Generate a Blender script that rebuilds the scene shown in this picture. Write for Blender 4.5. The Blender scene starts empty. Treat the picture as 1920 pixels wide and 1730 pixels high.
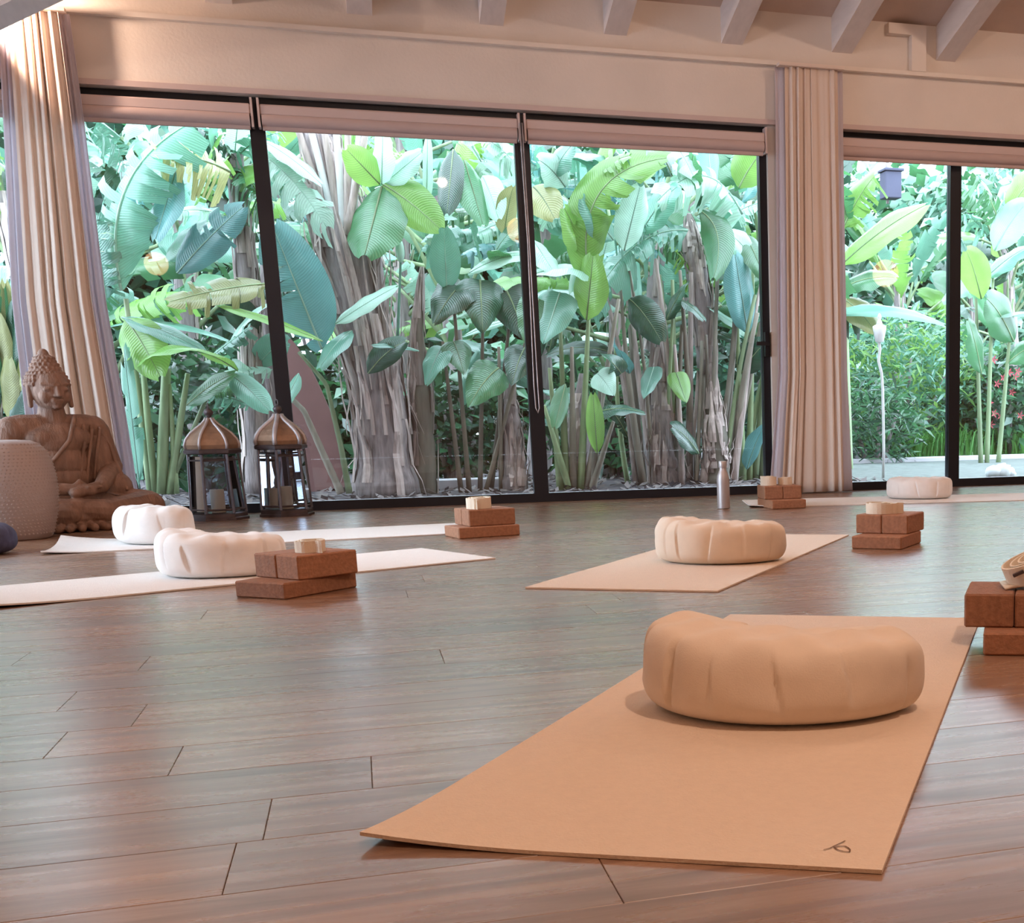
import bpy, math, random
from math import sin, cos, pi, radians
from mathutils import Vector, Matrix

# ------------------------------------------------------------------ camera, sky, light, exposure
scene = bpy.context.scene
COL = scene.collection
CAM_H = 0.519
cR = Vector((0.9461, -0.3236, -0.0173)); cF = Vector((0.3148, 0.9281, -0.1996))
cF.normalize(); cR = (cR - cF * cR.dot(cF)).normalized(); cU = cR.cross(cF)
FPX, PX, PY = 2361.6, 1492.1, 1261.8          # the photograph is an off-centre crop: shifted lens
cd = bpy.data.cameras.new('camera'); cam = bpy.data.objects.new('camera', cd); COL.objects.link(cam)
cd.sensor_fit = 'HORIZONTAL'; cd.sensor_width = 36.0; cd.lens = FPX / 1920 * 36.0
cd.shift_x = (960 - PX) / 1920; cd.shift_y = (PY - 865) / 1920
cd.clip_start = 0.05; cd.clip_end = 200
M = Matrix((cR, cU, -cF)).transposed().to_4x4(); M.translation = Vector((0, 0, CAM_H)); cam.matrix_world = M
scene.camera = cam

SKY = 4.6
world = bpy.data.worlds.new('overcast_sky'); scene.world = world; world.use_nodes = True
bg = world.node_tree.nodes['Background']; bg.inputs[0].default_value = (0.68, 0.85, 1.0, 1); bg.inputs[1].default_value = SKY
scene.view_settings.view_transform = 'Standard'; scene.view_settings.look = 'None'
scene.view_settings.gamma = 1.0; scene.view_settings.use_curve_mapping = False
scene.view_settings.exposure = 1.1
PENDANT_POWER = 4.0
SPOT_POWER = 27.0
FILL_POWER = 19.5
WARM = (1.0, .70, .53)
cy = scene.cycles; cy.adaptive_threshold = .03
cy.max_bounces = 7; cy.diffuse_bounces = 4; cy.glossy_bounces = 3; cy.transmission_bounces = 4; cy.transparent_max_bounces = 14
cy.caustics_reflective = False; cy.caustics_refractive = False

rnd = random.Random(7)
YW = 8.37            # inside face of the window wall


def at(x, y, Y):
    """point on the line of sight measured at photo pixel x, y that lies at depth Y"""
    d = cF + cR * ((x - PX) / FPX) - cU * ((y - PY) / FPX)
    return Vector((0, 0, CAM_H)) + d * (Y / d.y)


# ------------------------------------------------------------------ materials
def new_mat(name):
    m = bpy.data.materials.new(name); m.use_nodes = True
    return m, m.node_tree, m.node_tree.nodes['Principled BSDF']


def pmat(name, col, rough=0.6, metal=0.0, var=0.0, scale=6.0, bump=0.0, bscale=40.0, stretch=(1, 1, 1), spec=0.5, sheen=0.0, rand=0.0):
    m, nt, b = new_mat(name)
    b.inputs['Base Color'].default_value = (*col, 1); b.inputs['Roughness'].default_value = rough
    b.inputs['Metallic'].default_value = metal; b.inputs['Specular IOR Level'].default_value = spec
    if sheen: b.inputs['Sheen Weight'].default_value = sheen
    tc = nt.nodes.new('ShaderNodeTexCoord'); mp = nt.nodes.new('ShaderNodeMapping')
    mp.inputs['Scale'].default_value = stretch; nt.links.new(tc.outputs['Object'], mp.inputs[0])
    if var or rand:
        n = nt.nodes.new('ShaderNodeTexNoise'); n.inputs['Scale'].default_value = scale; n.inputs['Detail'].default_value = 4
        nt.links.new(mp.outputs[0], n.inputs['Vector'])
        hsv = nt.nodes.new('ShaderNodeHueSaturation'); hsv.inputs['Color'].default_value = (*col, 1)
        mr = nt.nodes.new('ShaderNodeMapRange'); mr.inputs[1].default_value = .25; mr.inputs[2].default_value = .75
        mr.inputs[3].default_value = 1 - var; mr.inputs[4].default_value = 1 + var
        nt.links.new(n.outputs[0], mr.inputs[0])
        if rand:
            oi = nt.nodes.new('ShaderNodeObjectInfo'); r2 = nt.nodes.new('ShaderNodeMapRange')
            r2.inputs[3].default_value = 1 - rand; r2.inputs[4].default_value = 1 + rand
            nt.links.new(oi.outputs['Random'], r2.inputs[0])
            mu = nt.nodes.new('ShaderNodeMath'); mu.operation = 'MULTIPLY'
            nt.links.new(mr.outputs[0], mu.inputs[0]); nt.links.new(r2.outputs[0], mu.inputs[1])
            nt.links.new(mu.outputs[0], hsv.inputs['Value'])
        else:
            nt.links.new(mr.outputs[0], hsv.inputs['Value'])
        nt.links.new(hsv.outputs[0], b.inputs['Base Color'])
    if bump:
        n2 = nt.nodes.new('ShaderNodeTexNoise'); n2.inputs['Scale'].default_value = bscale; n2.inputs['Detail'].default_value = 5
        nt.links.new(mp.outputs[0], n2.inputs['Vector'])
        bp = nt.nodes.new('ShaderNodeBump'); bp.inputs['Strength'].default_value = bump; bp.inputs['Distance'].default_value = 0.01
        nt.links.new(n2.outputs[0], bp.inputs['Height']); nt.links.new(bp.outputs[0], b.inputs['Normal'])
    return m


def cloth_mat(name, col, trans, bump=0.15):
    m, nt, b = new_mat(name)
    nt.nodes.remove(b); out = nt.nodes['Material Output']
    d = nt.nodes.new('ShaderNodeBsdfDiffuse'); t = nt.nodes.new('ShaderNodeBsdfTranslucent'); mx = nt.nodes.new('ShaderNodeMixShader')
    d.inputs[0].default_value = (*col, 1); t.inputs[0].default_value = (*col, 1); mx.inputs[0].default_value = trans
    tc = nt.nodes.new('ShaderNodeTexCoord'); n = nt.nodes.new('ShaderNodeTexNoise'); n.inputs['Scale'].default_value = 90
    nt.links.new(tc.outputs['Object'], n.inputs['Vector'])
    bp = nt.nodes.new('ShaderNodeBump'); bp.inputs['Strength'].default_value = bump; bp.inputs['Distance'].default_value = .004
    nt.links.new(n.outputs[0], bp.inputs['Height']); nt.links.new(bp.outputs[0], d.inputs['Normal'])
    nt.links.new(d.outputs[0], mx.inputs[1]); nt.links.new(t.outputs[0], mx.inputs[2]); nt.links.new(mx.outputs[0], out.inputs[0])
    return m


def leaf_mat(name, col, trans=0.28, rough=0.27, vein=True):
    m, nt, b = new_mat(name)
    out = nt.nodes['Material Output']
    b.inputs['Roughness'].default_value = rough; b.inputs['Specular IOR Level'].default_value = 0.8
    oi = nt.nodes.new('ShaderNodeObjectInfo'); tc = nt.nodes.new('ShaderNodeTexCoord')
    n = nt.nodes.new('ShaderNodeTexNoise'); n.inputs['Scale'].default_value = 5; n.inputs['Detail'].default_value = 3
    nt.links.new(tc.outputs['Object'], n.inputs['Vector'])
    a = nt.nodes.new('ShaderNodeMath'); a.operation = 'ADD'; nt.links.new(oi.outputs['Random'], a.inputs[0]); nt.links.new(n.outputs[0], a.inputs[1])
    mr = nt.nodes.new('ShaderNodeMapRange'); mr.inputs[1].default_value = .3; mr.inputs[2].default_value = 1.7
    mr.inputs[3].default_value = .6; mr.inputs[4].default_value = 1.45; nt.links.new(a.outputs[0], mr.inputs[0])
    hsv = nt.nodes.new('ShaderNodeHueSaturation'); hsv.inputs['Color'].default_value = (*col, 1)
    val = mr.outputs[0]
    if vein:      # parallel side veins, running out from the midrib
        at_ = nt.nodes.new('ShaderNodeAttribute'); at_.attribute_name = 'luv'
        wv = nt.nodes.new('ShaderNodeTexWave'); wv.wave_type = 'BANDS'; wv.bands_direction = 'X'; wv.inputs['Scale'].default_value = 8.0; wv.inputs['Distortion'].default_value = .8; wv.inputs['Detail'].default_value = 2
        nt.links.new(at_.outputs['Vector'], wv.inputs['Vector'])
        m3 = nt.nodes.new('ShaderNodeMapRange'); m3.inputs[3].default_value = .88; m3.inputs[4].default_value = 1.07; nt.links.new(wv.outputs['Fac'], m3.inputs[0])
        mm = nt.nodes.new('ShaderNodeMath'); mm.operation = 'MULTIPLY'; nt.links.new(val, mm.inputs[0]); nt.links.new(m3.outputs[0], mm.inputs[1]); val = mm.outputs[0]
        bp = nt.nodes.new('ShaderNodeBump'); bp.inputs['Strength'].default_value = .15; bp.inputs['Distance'].default_value = .01
        nt.links.new(wv.outputs['Fac'], bp.inputs['Height']); nt.links.new(bp.outputs[0], b.inputs['Normal'])
    nt.links.new(val, hsv.inputs['Value'])
    nt.links.new(hsv.outputs[0], b.inputs['Base Color'])
    t = nt.nodes.new('ShaderNodeBsdfTranslucent'); mx = nt.nodes.new('ShaderNodeMixShader'); mx.inputs[0].default_value = trans
    h2 = nt.nodes.new('ShaderNodeHueSaturation'); h2.inputs['Hue'].default_value = .475; h2.inputs['Value'].default_value = 1.5
    nt.links.new(hsv.outputs[0], h2.inputs['Color']); nt.links.new(h2.outputs[0], t.inputs[0])
    nt.links.new(b.outputs[0], mx.inputs[1]); nt.links.new(t.outputs[0], mx.inputs[2]); nt.links.new(mx.outputs[0], out.inputs[0])
    return m


def glass_mat(name, tint=(1, 1, 1), ior=1.45):
    m, nt, b = new_mat(name)
    nt.nodes.remove(b); out = nt.nodes['Material Output']
    tr = nt.nodes.new('ShaderNodeBsdfTransparent'); tr.inputs[0].default_value = (*tint, 1)
    g = nt.nodes.new('ShaderNodeBsdfGlossy'); g.inputs['Roughness'].default_value = 0.01
    fr = nt.nodes.new('ShaderNodeFresnel'); fr.inputs[0].default_value = ior; mx = nt.nodes.new('ShaderNodeMixShader')
    nt.links.new(fr.outputs[0], mx.inputs[0]); nt.links.new(tr.outputs[0], mx.inputs[1]); nt.links.new(g.outputs[0], mx.inputs[2])
    nt.links.new(mx.outputs[0], out.inputs[0])
    return m


def emit_mat(name, col, strength):
    m, nt, b = new_mat(name)
    b.inputs['Base Color'].default_value = (*col, 1); b.inputs['Emission Color'].default_value = (*col, 1)
    b.inputs['Emission Strength'].default_value = strength
    return m


def wood_floor_mat():
    m, nt, b = new_mat('oak_parquet')
    tc = nt.nodes.new('ShaderNodeTexCoord'); oi = nt.nodes.new('ShaderNodeObjectInfo'); ge = nt.nodes.new('ShaderNodeNewGeometry')
    add = nt.nodes.new('ShaderNodeMath'); add.operation = 'ADD'
    nt.links.new(oi.outputs['Random'], add.inputs[0]); nt.links.new(ge.outputs['Random Per Island'], add.inputs[1])
    sc = nt.nodes.new('ShaderNodeMath'); sc.operation = 'MULTIPLY'; sc.inputs[1].default_value = 37.0; nt.links.new(add.outputs[0], sc.inputs[0])
    cx = nt.nodes.new('ShaderNodeCombineXYZ'); nt.links.new(sc.outputs[0], cx.inputs[0]); nt.links.new(sc.outputs[0], cx.inputs[1])
    va = nt.nodes.new('ShaderNodeVectorMath'); va.operation = 'ADD'
    nt.links.new(tc.outputs['Object'], va.inputs[0]); nt.links.new(cx.outputs[0], va.inputs[1])
    mp = nt.nodes.new('ShaderNodeMapping'); mp.inputs['Scale'].default_value = (1.3, 16, 1); nt.links.new(va.outputs[0], mp.inputs[0])
    n = nt.nodes.new('ShaderNodeTexNoise'); n.inputs['Scale'].default_value = 1.6; n.inputs['Detail'].default_value = 7; n.inputs['Roughness'].default_value = .6
    n.inputs['Distortion'].default_value = .6
    nt.links.new(mp.outputs[0], n.inputs['Vector'])
    r = nt.nodes.new('ShaderNodeValToRGB'); e = r.color_ramp.elements
    e[0].position = .28; e[0].color = (.145, .078, .05, 1); e[1].position = .72; e[1].color = (.36, .225, .15, 1)
    k = e.new(.5); k.color = (.255, .145, .092, 1)
    nt.links.new(n.outputs[0], r.inputs[0])
    hsv = nt.nodes.new('ShaderNodeHueSaturation'); mr = nt.nodes.new('ShaderNodeMapRange')
    fr = nt.nodes.new('ShaderNodeMath'); fr.operation = 'FRACT'; nt.links.new(sc.outputs[0], fr.inputs[0])
    mr.inputs[3].default_value = .82; mr.inputs[4].default_value = 1.16; nt.links.new(fr.outputs[0], mr.inputs[0])
    nt.links.new(mr.outputs[0], hsv.inputs['Value']); nt.links.new(r.outputs[0], hsv.inputs['Color']); nt.links.new(hsv.outputs[0], b.inputs['Base Color'])
    mr2 = nt.nodes.new('ShaderNodeMapRange'); mr2.inputs[3].default_value = .34; mr2.inputs[4].default_value = .22; nt.links.new(n.outputs[0], mr2.inputs[0])
    nt.links.new(mr2.outputs[0], b.inputs['Roughness'])
    b.inputs['Specular IOR Level'].default_value = .9
    # shallow hand-scraped relief along the grain
    mp2 = nt.nodes.new('ShaderNodeMapping'); mp2.inputs['Scale'].default_value = (1.6, 9, 1); nt.links.new(va.outputs[0], mp2.inputs[0])
    n3 = nt.nodes.new('ShaderNodeTexNoise'); n3.inputs['Scale'].default_value = 3.0; n3.inputs['Detail'].default_value = 3; nt.links.new(mp2.outputs[0], n3.inputs['Vector'])
    bp = nt.nodes.new('ShaderNodeBump'); bp.inputs['Strength'].default_value = .10; bp.inputs['Distance'].default_value = .004
    nt.links.new(n3.outputs[0], bp.inputs['Height']); nt.links.new(bp.outputs[0], b.inputs['Normal'])
    return m


MT = dict(
    plaster=pmat('cream_plaster', (.74, .67, .61), .85, var=.05, scale=3, bump=.12, bscale=60),
    ceil=pmat('ceiling_boards', (.60, .47, .40), .8, var=.08, scale=4, bump=.1),
    rafter=pmat('painted_rafter', (.76, .69, .66), .7, var=.06, scale=5, stretch=(6, 1, 6), bump=.1),
    trim=pmat('painted_trim', (.78, .70, .63), .6, var=.04),
    floor=wood_floor_mat(), sub=pmat('subfloor', (.15, .085, .055), .9),
    black=pmat('black_aluminium', (.012, .012, .018), .45, metal=.3),
    glass=glass_mat('window_glass'),
    blind=pmat('mauve_blind', (.52, .40, .38), .8, var=.04, bump=.1, bscale=150),
    blindcase=pmat('blind_cassette', (.58, .46, .44), .55),
    linen=cloth_mat('linen_curtain', (.87, .75, .67), .26), sheer=cloth_mat('sheer_curtain', (.82, .78, .84), .55),
    mat=pmat('lamplit_felt_mat', (.76, .60, .46), .95, var=.03, scale=60, bump=.25, bscale=220, sheen=.2),  # nearer mats: warm lamplight put into the tan colour
    mat_daylit=pmat('daylit_felt_mat', (.84, .79, .76), .95, var=.03, scale=60, bump=.25, bscale=220, sheen=.2),  # mats by the windows: same felt, daylight put into its whiter colour
    cush_daylit=pmat('daylit_cotton_cover', (.86, .82, .80), .9, var=.03, scale=30, bump=.12, bscale=420, sheen=.15),  # daylit copy of the cushion cotton, whitened in its colour
    ink=pmat('printed_mark', (.17, .09, .05), .8),
    cush=pmat('lamplit_cotton_cover', (.80, .66, .53), .9, var=.03, scale=30, bump=.12, bscale=420, sheen=.15),  # lamplit copy of the cushion cotton, warmth put into its colour
    cork=pmat('cork', (.34, .155, .085), .8, var=.22, scale=70, bump=.3, bscale=120, rand=.12),
    strap=pmat('cotton_strap', (.82, .70, .56), .9, bump=.3, bscale=260), strapedge=pmat('strap_edge', (.74, .62, .48), .9, bump=.4, bscale=400),
    steel=pmat('brushed_steel', (.50, .46, .47), .42, metal=.55, var=.06, scale=20),
    teak=pmat('carved_wood', (.27, .155, .11), .62, var=.32, scale=9, stretch=(3, 3, .8), bump=.5, bscale=34),
    teakdark=pmat('carved_wood_dark', (.22, .105, .07), .65, var=.3, scale=12, bump=.5, bscale=40),
    ceramic=None,
    navy=pmat('slate_blue_fabric', (.07, .07, .13), .9, var=.3, scale=30, bump=.3),
    rust=pmat('rusted_tin', (.28, .17, .11), .55, metal=.5, var=.4, scale=14, bump=.3),
    tin=pmat('worn_tin', (.52, .48, .50), .5, metal=.6, var=.25, scale=18, bump=.2), darktin=pmat('dark_tin', (.10, .08, .085), .5, metal=.6, var=.3, scale=14),
    bluetin=pmat('blue_grey_tin', (.17, .17, .21), .45, metal=.6, var=.3, scale=14),
    lglass=glass_mat('lantern_glass', (.84, .87, .92), 1.5), wax=pmat('ivory_wax', (.82, .74, .58), .5), wick=pmat('wick', (.03, .02, .02), .9),
    bulb=emit_mat('paper_globe', (1.0, .62, .30), PENDANT_POWER),
    lampbody=pmat('lamp_metal', (.7, .66, .6), .5), lens=emit_mat('spot_lens', (1.0, .72, .42), 40.0),
    paving=pmat('stone_paving', (.42, .40, .43), .8, var=.15, scale=4, bump=.3, bscale=20),
    soil=pmat('garden_soil', (.05, .04, .045), .95, var=.6, scale=9, bump=.8, bscale=14),
    lawn=pmat('worn_lawn', (.10, .115, .105), .9, var=.4, scale=12, bump=.6, bscale=60),
    terracotta=pmat('terracotta_render', (.15, .07, .065), .85, var=.15, scale=5, bump=.3, bscale=30),
    bark=pmat('fibrous_bark', (.24, .20, .20), .9, var=.45, scale=10, stretch=(3, 3, .5), bump=.9, bscale=22),
    sheath=pmat('dry_sheath', (.36, .29, .27), .9, var=.4, scale=9, stretch=(4, 4, .5), bump=.6, bscale=20, rand=.35),
    stem=pmat('green_stem', (.20, .27, .14), .6, var=.25, scale=8, stretch=(3, 3, .4), rand=.35),
    brown_stem=pmat('brown_stem', (.17, .15, .12), .75, var=.3, scale=8, stretch=(3, 3, .4), rand=.4),
    pole=pmat('bleached_pole', (.62, .62, .62), .7, var=.1), opal=pmat('opal_glass', (.85, .85, .86), .4),
    violet=pmat('grey_violet_paint', (.06, .06, .10), .8, var=.1), stone=pmat('white_stone', (.7, .74, .78), .8, var=.15, scale=6, bump=.5, bscale=12),
    bright=leaf_mat('leaf_bright', (.15, .32, .075), .40), mid=leaf_mat('leaf_mid', (.06, .18, .085)), teal=leaf_mat('leaf_teal', (.11, .27, .20)),
    dark=leaf_mat('leaf_dark', (.02, .07, .04), .15), blue=leaf_mat('leaf_sky_tint', (.10, .26, .26), .25), yellow=leaf_mat('leaf_yellow', (.32, .33, .14), .35),  # blue leaf: tint of reflected sky put into the colour
    pale=leaf_mat('leaf_sky_gloss', (.36, .55, .45), .3), dry=leaf_mat('leaf_dry', (.13, .10, .095), .1, .8), red=leaf_mat('flower_red', (.45, .06, .07), .3, .6),  # pale leaf: bright sky gloss put into the colour
    grass=leaf_mat('grass_blade', (.10, .32, .07), .4, .5),
)


def nub_mat():
    m, nt, b = new_mat('hobnail_ceramic')
    b.inputs['Base Color'].default_value = (.42, .32, .29, 1); b.inputs['Roughness'].default_value = .6
    return m


MT['ceramic'] = nub_mat()


# ------------------------------------------------------------------ mesh helpers
class MB:
    def __init__(s): s.v = []; s.f = []; s.mi = []

    def add(s, v, f, k=0):
        o = len(s.v); s.v += [tuple(p) for p in v]; s.f += [tuple(i + o for i in q) for q in f]; s.mi += [k] * len(f); return s

    def box(s, x0, x1, y0, y1, z0, z1, k=0):
        v = [(x, y, z) for z in (z0, z1) for y in (y0, y1) for x in (x0, x1)]
        return s.add(v, [(0, 2, 3, 1), (4, 5, 7, 6), (0, 1, 5, 4), (2, 6, 7, 3), (0, 4, 6, 2), (1, 3, 7, 5)], k)

    def cbox(s, x0, x1, y0, y1, z0, z1, c, k=0):
        """box with chamfered edges"""
        v = []
        for (z, i) in ((z0, c), (z0 + c, 0), (z1 - c, 0), (z1, c)):
            if i: v += [(x0 + c, y0 + c, z), (x1 - c, y0 + c, z), (x1 - c, y1 - c, z), (x0 + c, y1 - c, z)]; n = 4
            else: v += [(x0 + c, y0, z), (x1 - c, y0, z), (x1, y0 + c, z), (x1, y1 - c, z), (x1 - c, y1, z), (x0 + c, y1, z), (x0, y1 - c, z), (x0, y0 + c, z)]
        f = [(3, 2, 1, 0)]
        def ring4to8(a, b, up):
            for j in range(4):
                e = (b + 2 * j, b + 2 * j + 1); q = (a + j, a + (j + 1) % 4, e[1], e[0])
                f.append(q if up else q[::-1])
                t = (a + (j + 1) % 4, b + (2 * j + 2) % 8, e[1])
                f.append(t if up else t[::-1])
        ring4to8(0, 4, True)
        for j in range(8): f.append((4 + j, 4 + (j + 1) % 8, 12 + (j + 1) % 8, 12 + j))
        ring4to8(20, 12, False)
        f.append((20, 21, 22, 23))
        return s.add(v, f, k)

    def ring(s, c, a, b, r, n): return [c + (a * cos(2 * pi * i / n) + b * sin(2 * pi * i / n)) * r for i in range(n)]

    def tube(s, pts, rad, n=8, cap=True, k=0):
        pts = [Vector(p) for p in pts]; rr = rad if isinstance(rad, (list, tuple)) else [rad] * len(pts)
        v = []; f = []; prev = None
        for i, p in enumerate(pts):
            t = (pts[min(i + 1, len(pts) - 1)] - pts[max(i - 1, 0)]).normalized()
            if prev is None:
                a = t.orthogonal().normalized()
            else:
                a = (prev - t * prev.dot(t)); a = a.normalized() if a.length > 1e-6 else t.orthogonal().normalized()
            prev = a; b = t.cross(a); v += s.ring(p, a, b, rr[i], n)
        for i in range(len(pts) - 1):
            for j in range(n):
                a0 = i * n + j; a1 = i * n + (j + 1) % n; f.append((a0, a1, a1 + n, a0 + n))
        if cap: f.append(tuple(range(n))[::-1]); f.append(tuple(range((len(pts) - 1) * n, len(pts) * n)))
        return s.add(v, f, k)

    def lathe(s, prof, n=24, c=(0, 0, 0), k=0, cap=True):
        v = []; f = []
        for (r, z) in prof: v += [(c[0] + r * cos(2 * pi * j / n), c[1] + r * sin(2 * pi * j / n), c[2] + z) for j in range(n)]
        for i in range(len(prof) - 1):
            for j in range(n):
                a0 = i * n + j; a1 = i * n + (j + 1) % n; f.append((a0, a1, a1 + n, a0 + n))
        if cap: f.append(tuple(range(n))[::-1]); f.append(tuple(range((len(prof) - 1) * n, len(prof) * n)))
        return s.add(v, f, k)

    def ell(s, c, r, nu=16, nv=10, rot=None, k=0):
        v = []; f = []; c = Vector(c)
        for i in range(1, nv):
            t = pi * i / nv
            for j in range(nu):
                p = Vector((r[0] * sin(t) * cos(2 * pi * j / nu), r[1] * sin(t) * sin(2 * pi * j / nu), r[2] * cos(t)))
                if rot: p = rot @ p
                v.append(c + p)
        tp = Vector((0, 0, r[2])); bt = Vector((0, 0, -r[2]))
        if rot: tp = rot @ tp; bt = rot @ bt
        v += [c + tp, c + bt]; T = len(v) - 2
        for i in range(nv - 2):
            for j in range(nu):
                a = i * nu + j; b = i * nu + (j + 1) % nu; f.append((a, a + nu, b + nu, b))
        for j in range(nu):
            f.append((T, j, (j + 1) % nu)); q = (nv - 2) * nu; f.append((T + 1, q + (j + 1) % nu, q + j))
        return s.add(v, f, k)

    def cap(s, a, b, r0, r1, n=12):
        """capsule from a to b"""
        a = Vector(a); b = Vector(b); d = (b - a).normalized(); pts = []; rr = []
        for i in range(5): t = pi / 2 * (1 - i / 4); pts.append(a - d * r0 * sin(t)); rr.append(max(r0 * cos(t), .002))
        for i in range(1, 5): u = i / 5; pts.append(a.lerp(b, u)); rr.append(r0 + (r1 - r0) * u)
        for i in range(5): t = pi / 2 * i / 4; pts.append(b + d * r1 * sin(t)); rr.append(max(r1 * cos(t), .002))
        return s.tube(pts, rr, n)

    def build(s, name, mat, parent=None, smooth=False, loc=None, rotz=None):
        me = bpy.data.meshes.new(name); me.from_pydata(s.v, [], s.f); me.update()
        for m in (mat if isinstance(mat, (list, tuple)) else [mat]): me.materials.append(m)
        if any(s.mi): me.polygons.foreach_set('material_index', s.mi)
        if smooth: me.polygons.foreach_set('use_smooth', [True] * len(me.polygons))
        return link(name, me, parent, loc, rotz)


def link(name, data, parent=None, loc=None, rotz=None):
    o = bpy.data.objects.new(name, data); COL.objects.link(o)
    if parent: o.parent = parent
    if loc is not None: o.location = loc
    if rotz is not None: o.rotation_euler = (0, 0, rotz)
    return o


def tag(o, label, cat, group=None):
    o['label'] = label; o['category'] = cat
    if group: o['group'] = group
    return o


def thing(name, label, cat, loc=(0, 0, 0), rotz=0, group=None):
    return tag(link(name, None, None, loc, rotz), label, cat, group)


def struct(o, label=None):
    o['kind'] = 'structure'
    if label: o['label'] = label
    return o


def autosmooth(o, ang=40):
    for p in o.data.polygons: p.use_smooth = True
    o.data.set_sharp_from_angle(angle=radians(ang))
    return o


# ------------------------------------------------------------------ room shell
X0, X1, Y0 = -2.4, 7.2, -4.2
SLOPE = .305
floor = MB().box(X0, X1, Y0, YW + .06, -.12, -.016).build('floor', MT['sub'])
struct(floor, 'warm brown oak plank floor with satin lacquer')
# planks: rows run along the window wall; measured row joint at y=1.678, width .191
PW = .191
plank_meshes = {}
far_planks = MB()
known = {5: -.575, 3: -.52, 0: -.155, -1: -.186}
k0 = int(math.floor((Y0 - 1.678) / PW)) + 1
k1 = int(math.ceil((YW - 1.678) / PW))
prn = random.Random(3)
for k in range(k0, k1):
    ya = 1.678 + k * PW; yb = min(ya + PW, YW + .05)
    x = known.get(k, prn.uniform(-2, 0)); 
    while x > X0: x -= prn.choice((1.6, 2.0, 2.2))
    while x < X1:
        L = prn.choice((1.6, 2.0, 2.2))
        if k in known and x < known[k] < x + L + .01 and abs(x + L - known[k]) > .01 and abs(x - known[k]) > .01: L = known[k] - x
        xa, xb = max(x, X0), min(x + L, X1)
        if xb - xa > .05:
            ym = (ya + yb) / 2
            vis = ym > .95 and xa < .62 * ym + .35 and xb > -.34 * ym - .35 + 0
            g = .0004
            if vis:
                key = (round(xb - xa, 3), round(yb - ya, 3))
                if key not in plank_meshes:
                    mb = MB(); mb.cbox(g, xb - xa - g, g, yb - ya - g, -.015, 0, .0008)
                    o = mb.build('plank', MT['floor'], floor, loc=(xa, ya, 0)); plank_meshes[key] = o.data
                else: link('plank', plank_meshes[key], floor, (xa, ya, 0))
            else: far_planks.box(xa + g, xb - g, ya + g, yb - g, -.015, 0)
        x += L
far_planks.build('planks_out_of_view', MT['floor'], floor)['kind'] = 'stuff'

ZT, ZM, ZR = 2.38, 2.745, 2.845
HEADY = YW - .06
w = MB()
w.box(X0 - .2, X1, HEADY, YW + .22, ZT, 3.75)             # header above the glazing
w.box(2.70, 3.20, YW - .02, YW + .2, 0, ZT)                # pier behind the curtain
w.box(5.68, X1, YW - .02, YW + .2, 0, ZT)
struct(w.build('wall_garden', MT['plaster']), 'cream plaster header wall above the garden windows')
struct(MB().box(X0, X1, HEADY - .045, HEADY, ZM - .012, ZM + .014).build('trim_1', MT['trim']), 'thin ledge moulding along the top of the window wall')
struct(MB().box(X0, X1, HEADY - .012, HEADY, ZT, ZT + .03).build('trim_2', MT['blindcase']), 'grey lower edge of the header beam')
w = MB(); w.box(X0 - .2, X0, Y0, 4.2, 0, 5.6); w.box(X0 - .2, X0, 4.2, YW + .22, 2.35, 5.6); w.box(X0 - .2, X0, 8.1, YW + .22, 0, 2.35); w.box(X0 - .2, X0, 4.2, 4.5, 0, 2.35)
struct(w.build('wall_left', MT['plaster']))
struct(MB().box(X1, X1 + .2, Y0, YW + .22, 0, 5.6).build('wall_right', MT['plaster']))
struct(MB().box(X0 - .2, X1 + .2, Y0 - .2, Y0, 0, 5.6).build('wall_rear', MT['plaster']))
# sloping ceiling with a ridge over the room
RIDGE = 1.2
zc = lambda y: ZR + .215 + SLOPE * (HEADY - y)
ce = MB()
for ya, yb, za, zb in ((RIDGE, YW + .2, zc(RIDGE), zc(YW + .2)), (Y0 - .2, RIDGE, zc(RIDGE) - SLOPE * (RIDGE - Y0 + .2), zc(RIDGE))):
    ce.add([(X0 - .2, ya, za), (X1 + .2, ya, za), (X1 + .2, yb, zb), (X0 - .2, yb, zb), (X0 - .2, ya, za + .15), (X1 + .2, ya, za + .15), (X1 + .2, yb, zb + .15), (X0 - .2, yb, zb + .15)],
           [(0, 3, 2, 1), (4, 5, 6, 7), (0, 1, 5, 4), (1, 2, 6, 5), (2, 3, 7, 6), (3, 0, 4, 7)])
ceiling = struct(ce.build('ceiling', MT['ceil']), 'sloping boarded ceiling with white painted rafters')
for i in range(-2, 9):
    xc = .215 + .749 * i
    if xc < X0 + .1 or xc > X1 - .1: continue
    m = MB(); ya, yb = RIDGE, HEADY + .03; za, zb = zc(ya), zc(yb); h = .212
    m.add([(xc - .07, yb, zb - h), (xc + .07, yb, zb - h), (xc + .07, yb, zb), (xc - .07, yb, zb), (xc - .07, ya, za - h), (xc + .07, ya, za - h), (xc + .07, ya, za), (xc - .07, ya, za)],
          [(0, 1, 2, 3), (5, 4, 7, 6), (1, 0, 4, 5), (2, 1, 5, 6), (0, 3, 7, 4), (3, 2, 6, 7)])
    m.build('rafter', MT['rafter'], ceiling)
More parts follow.
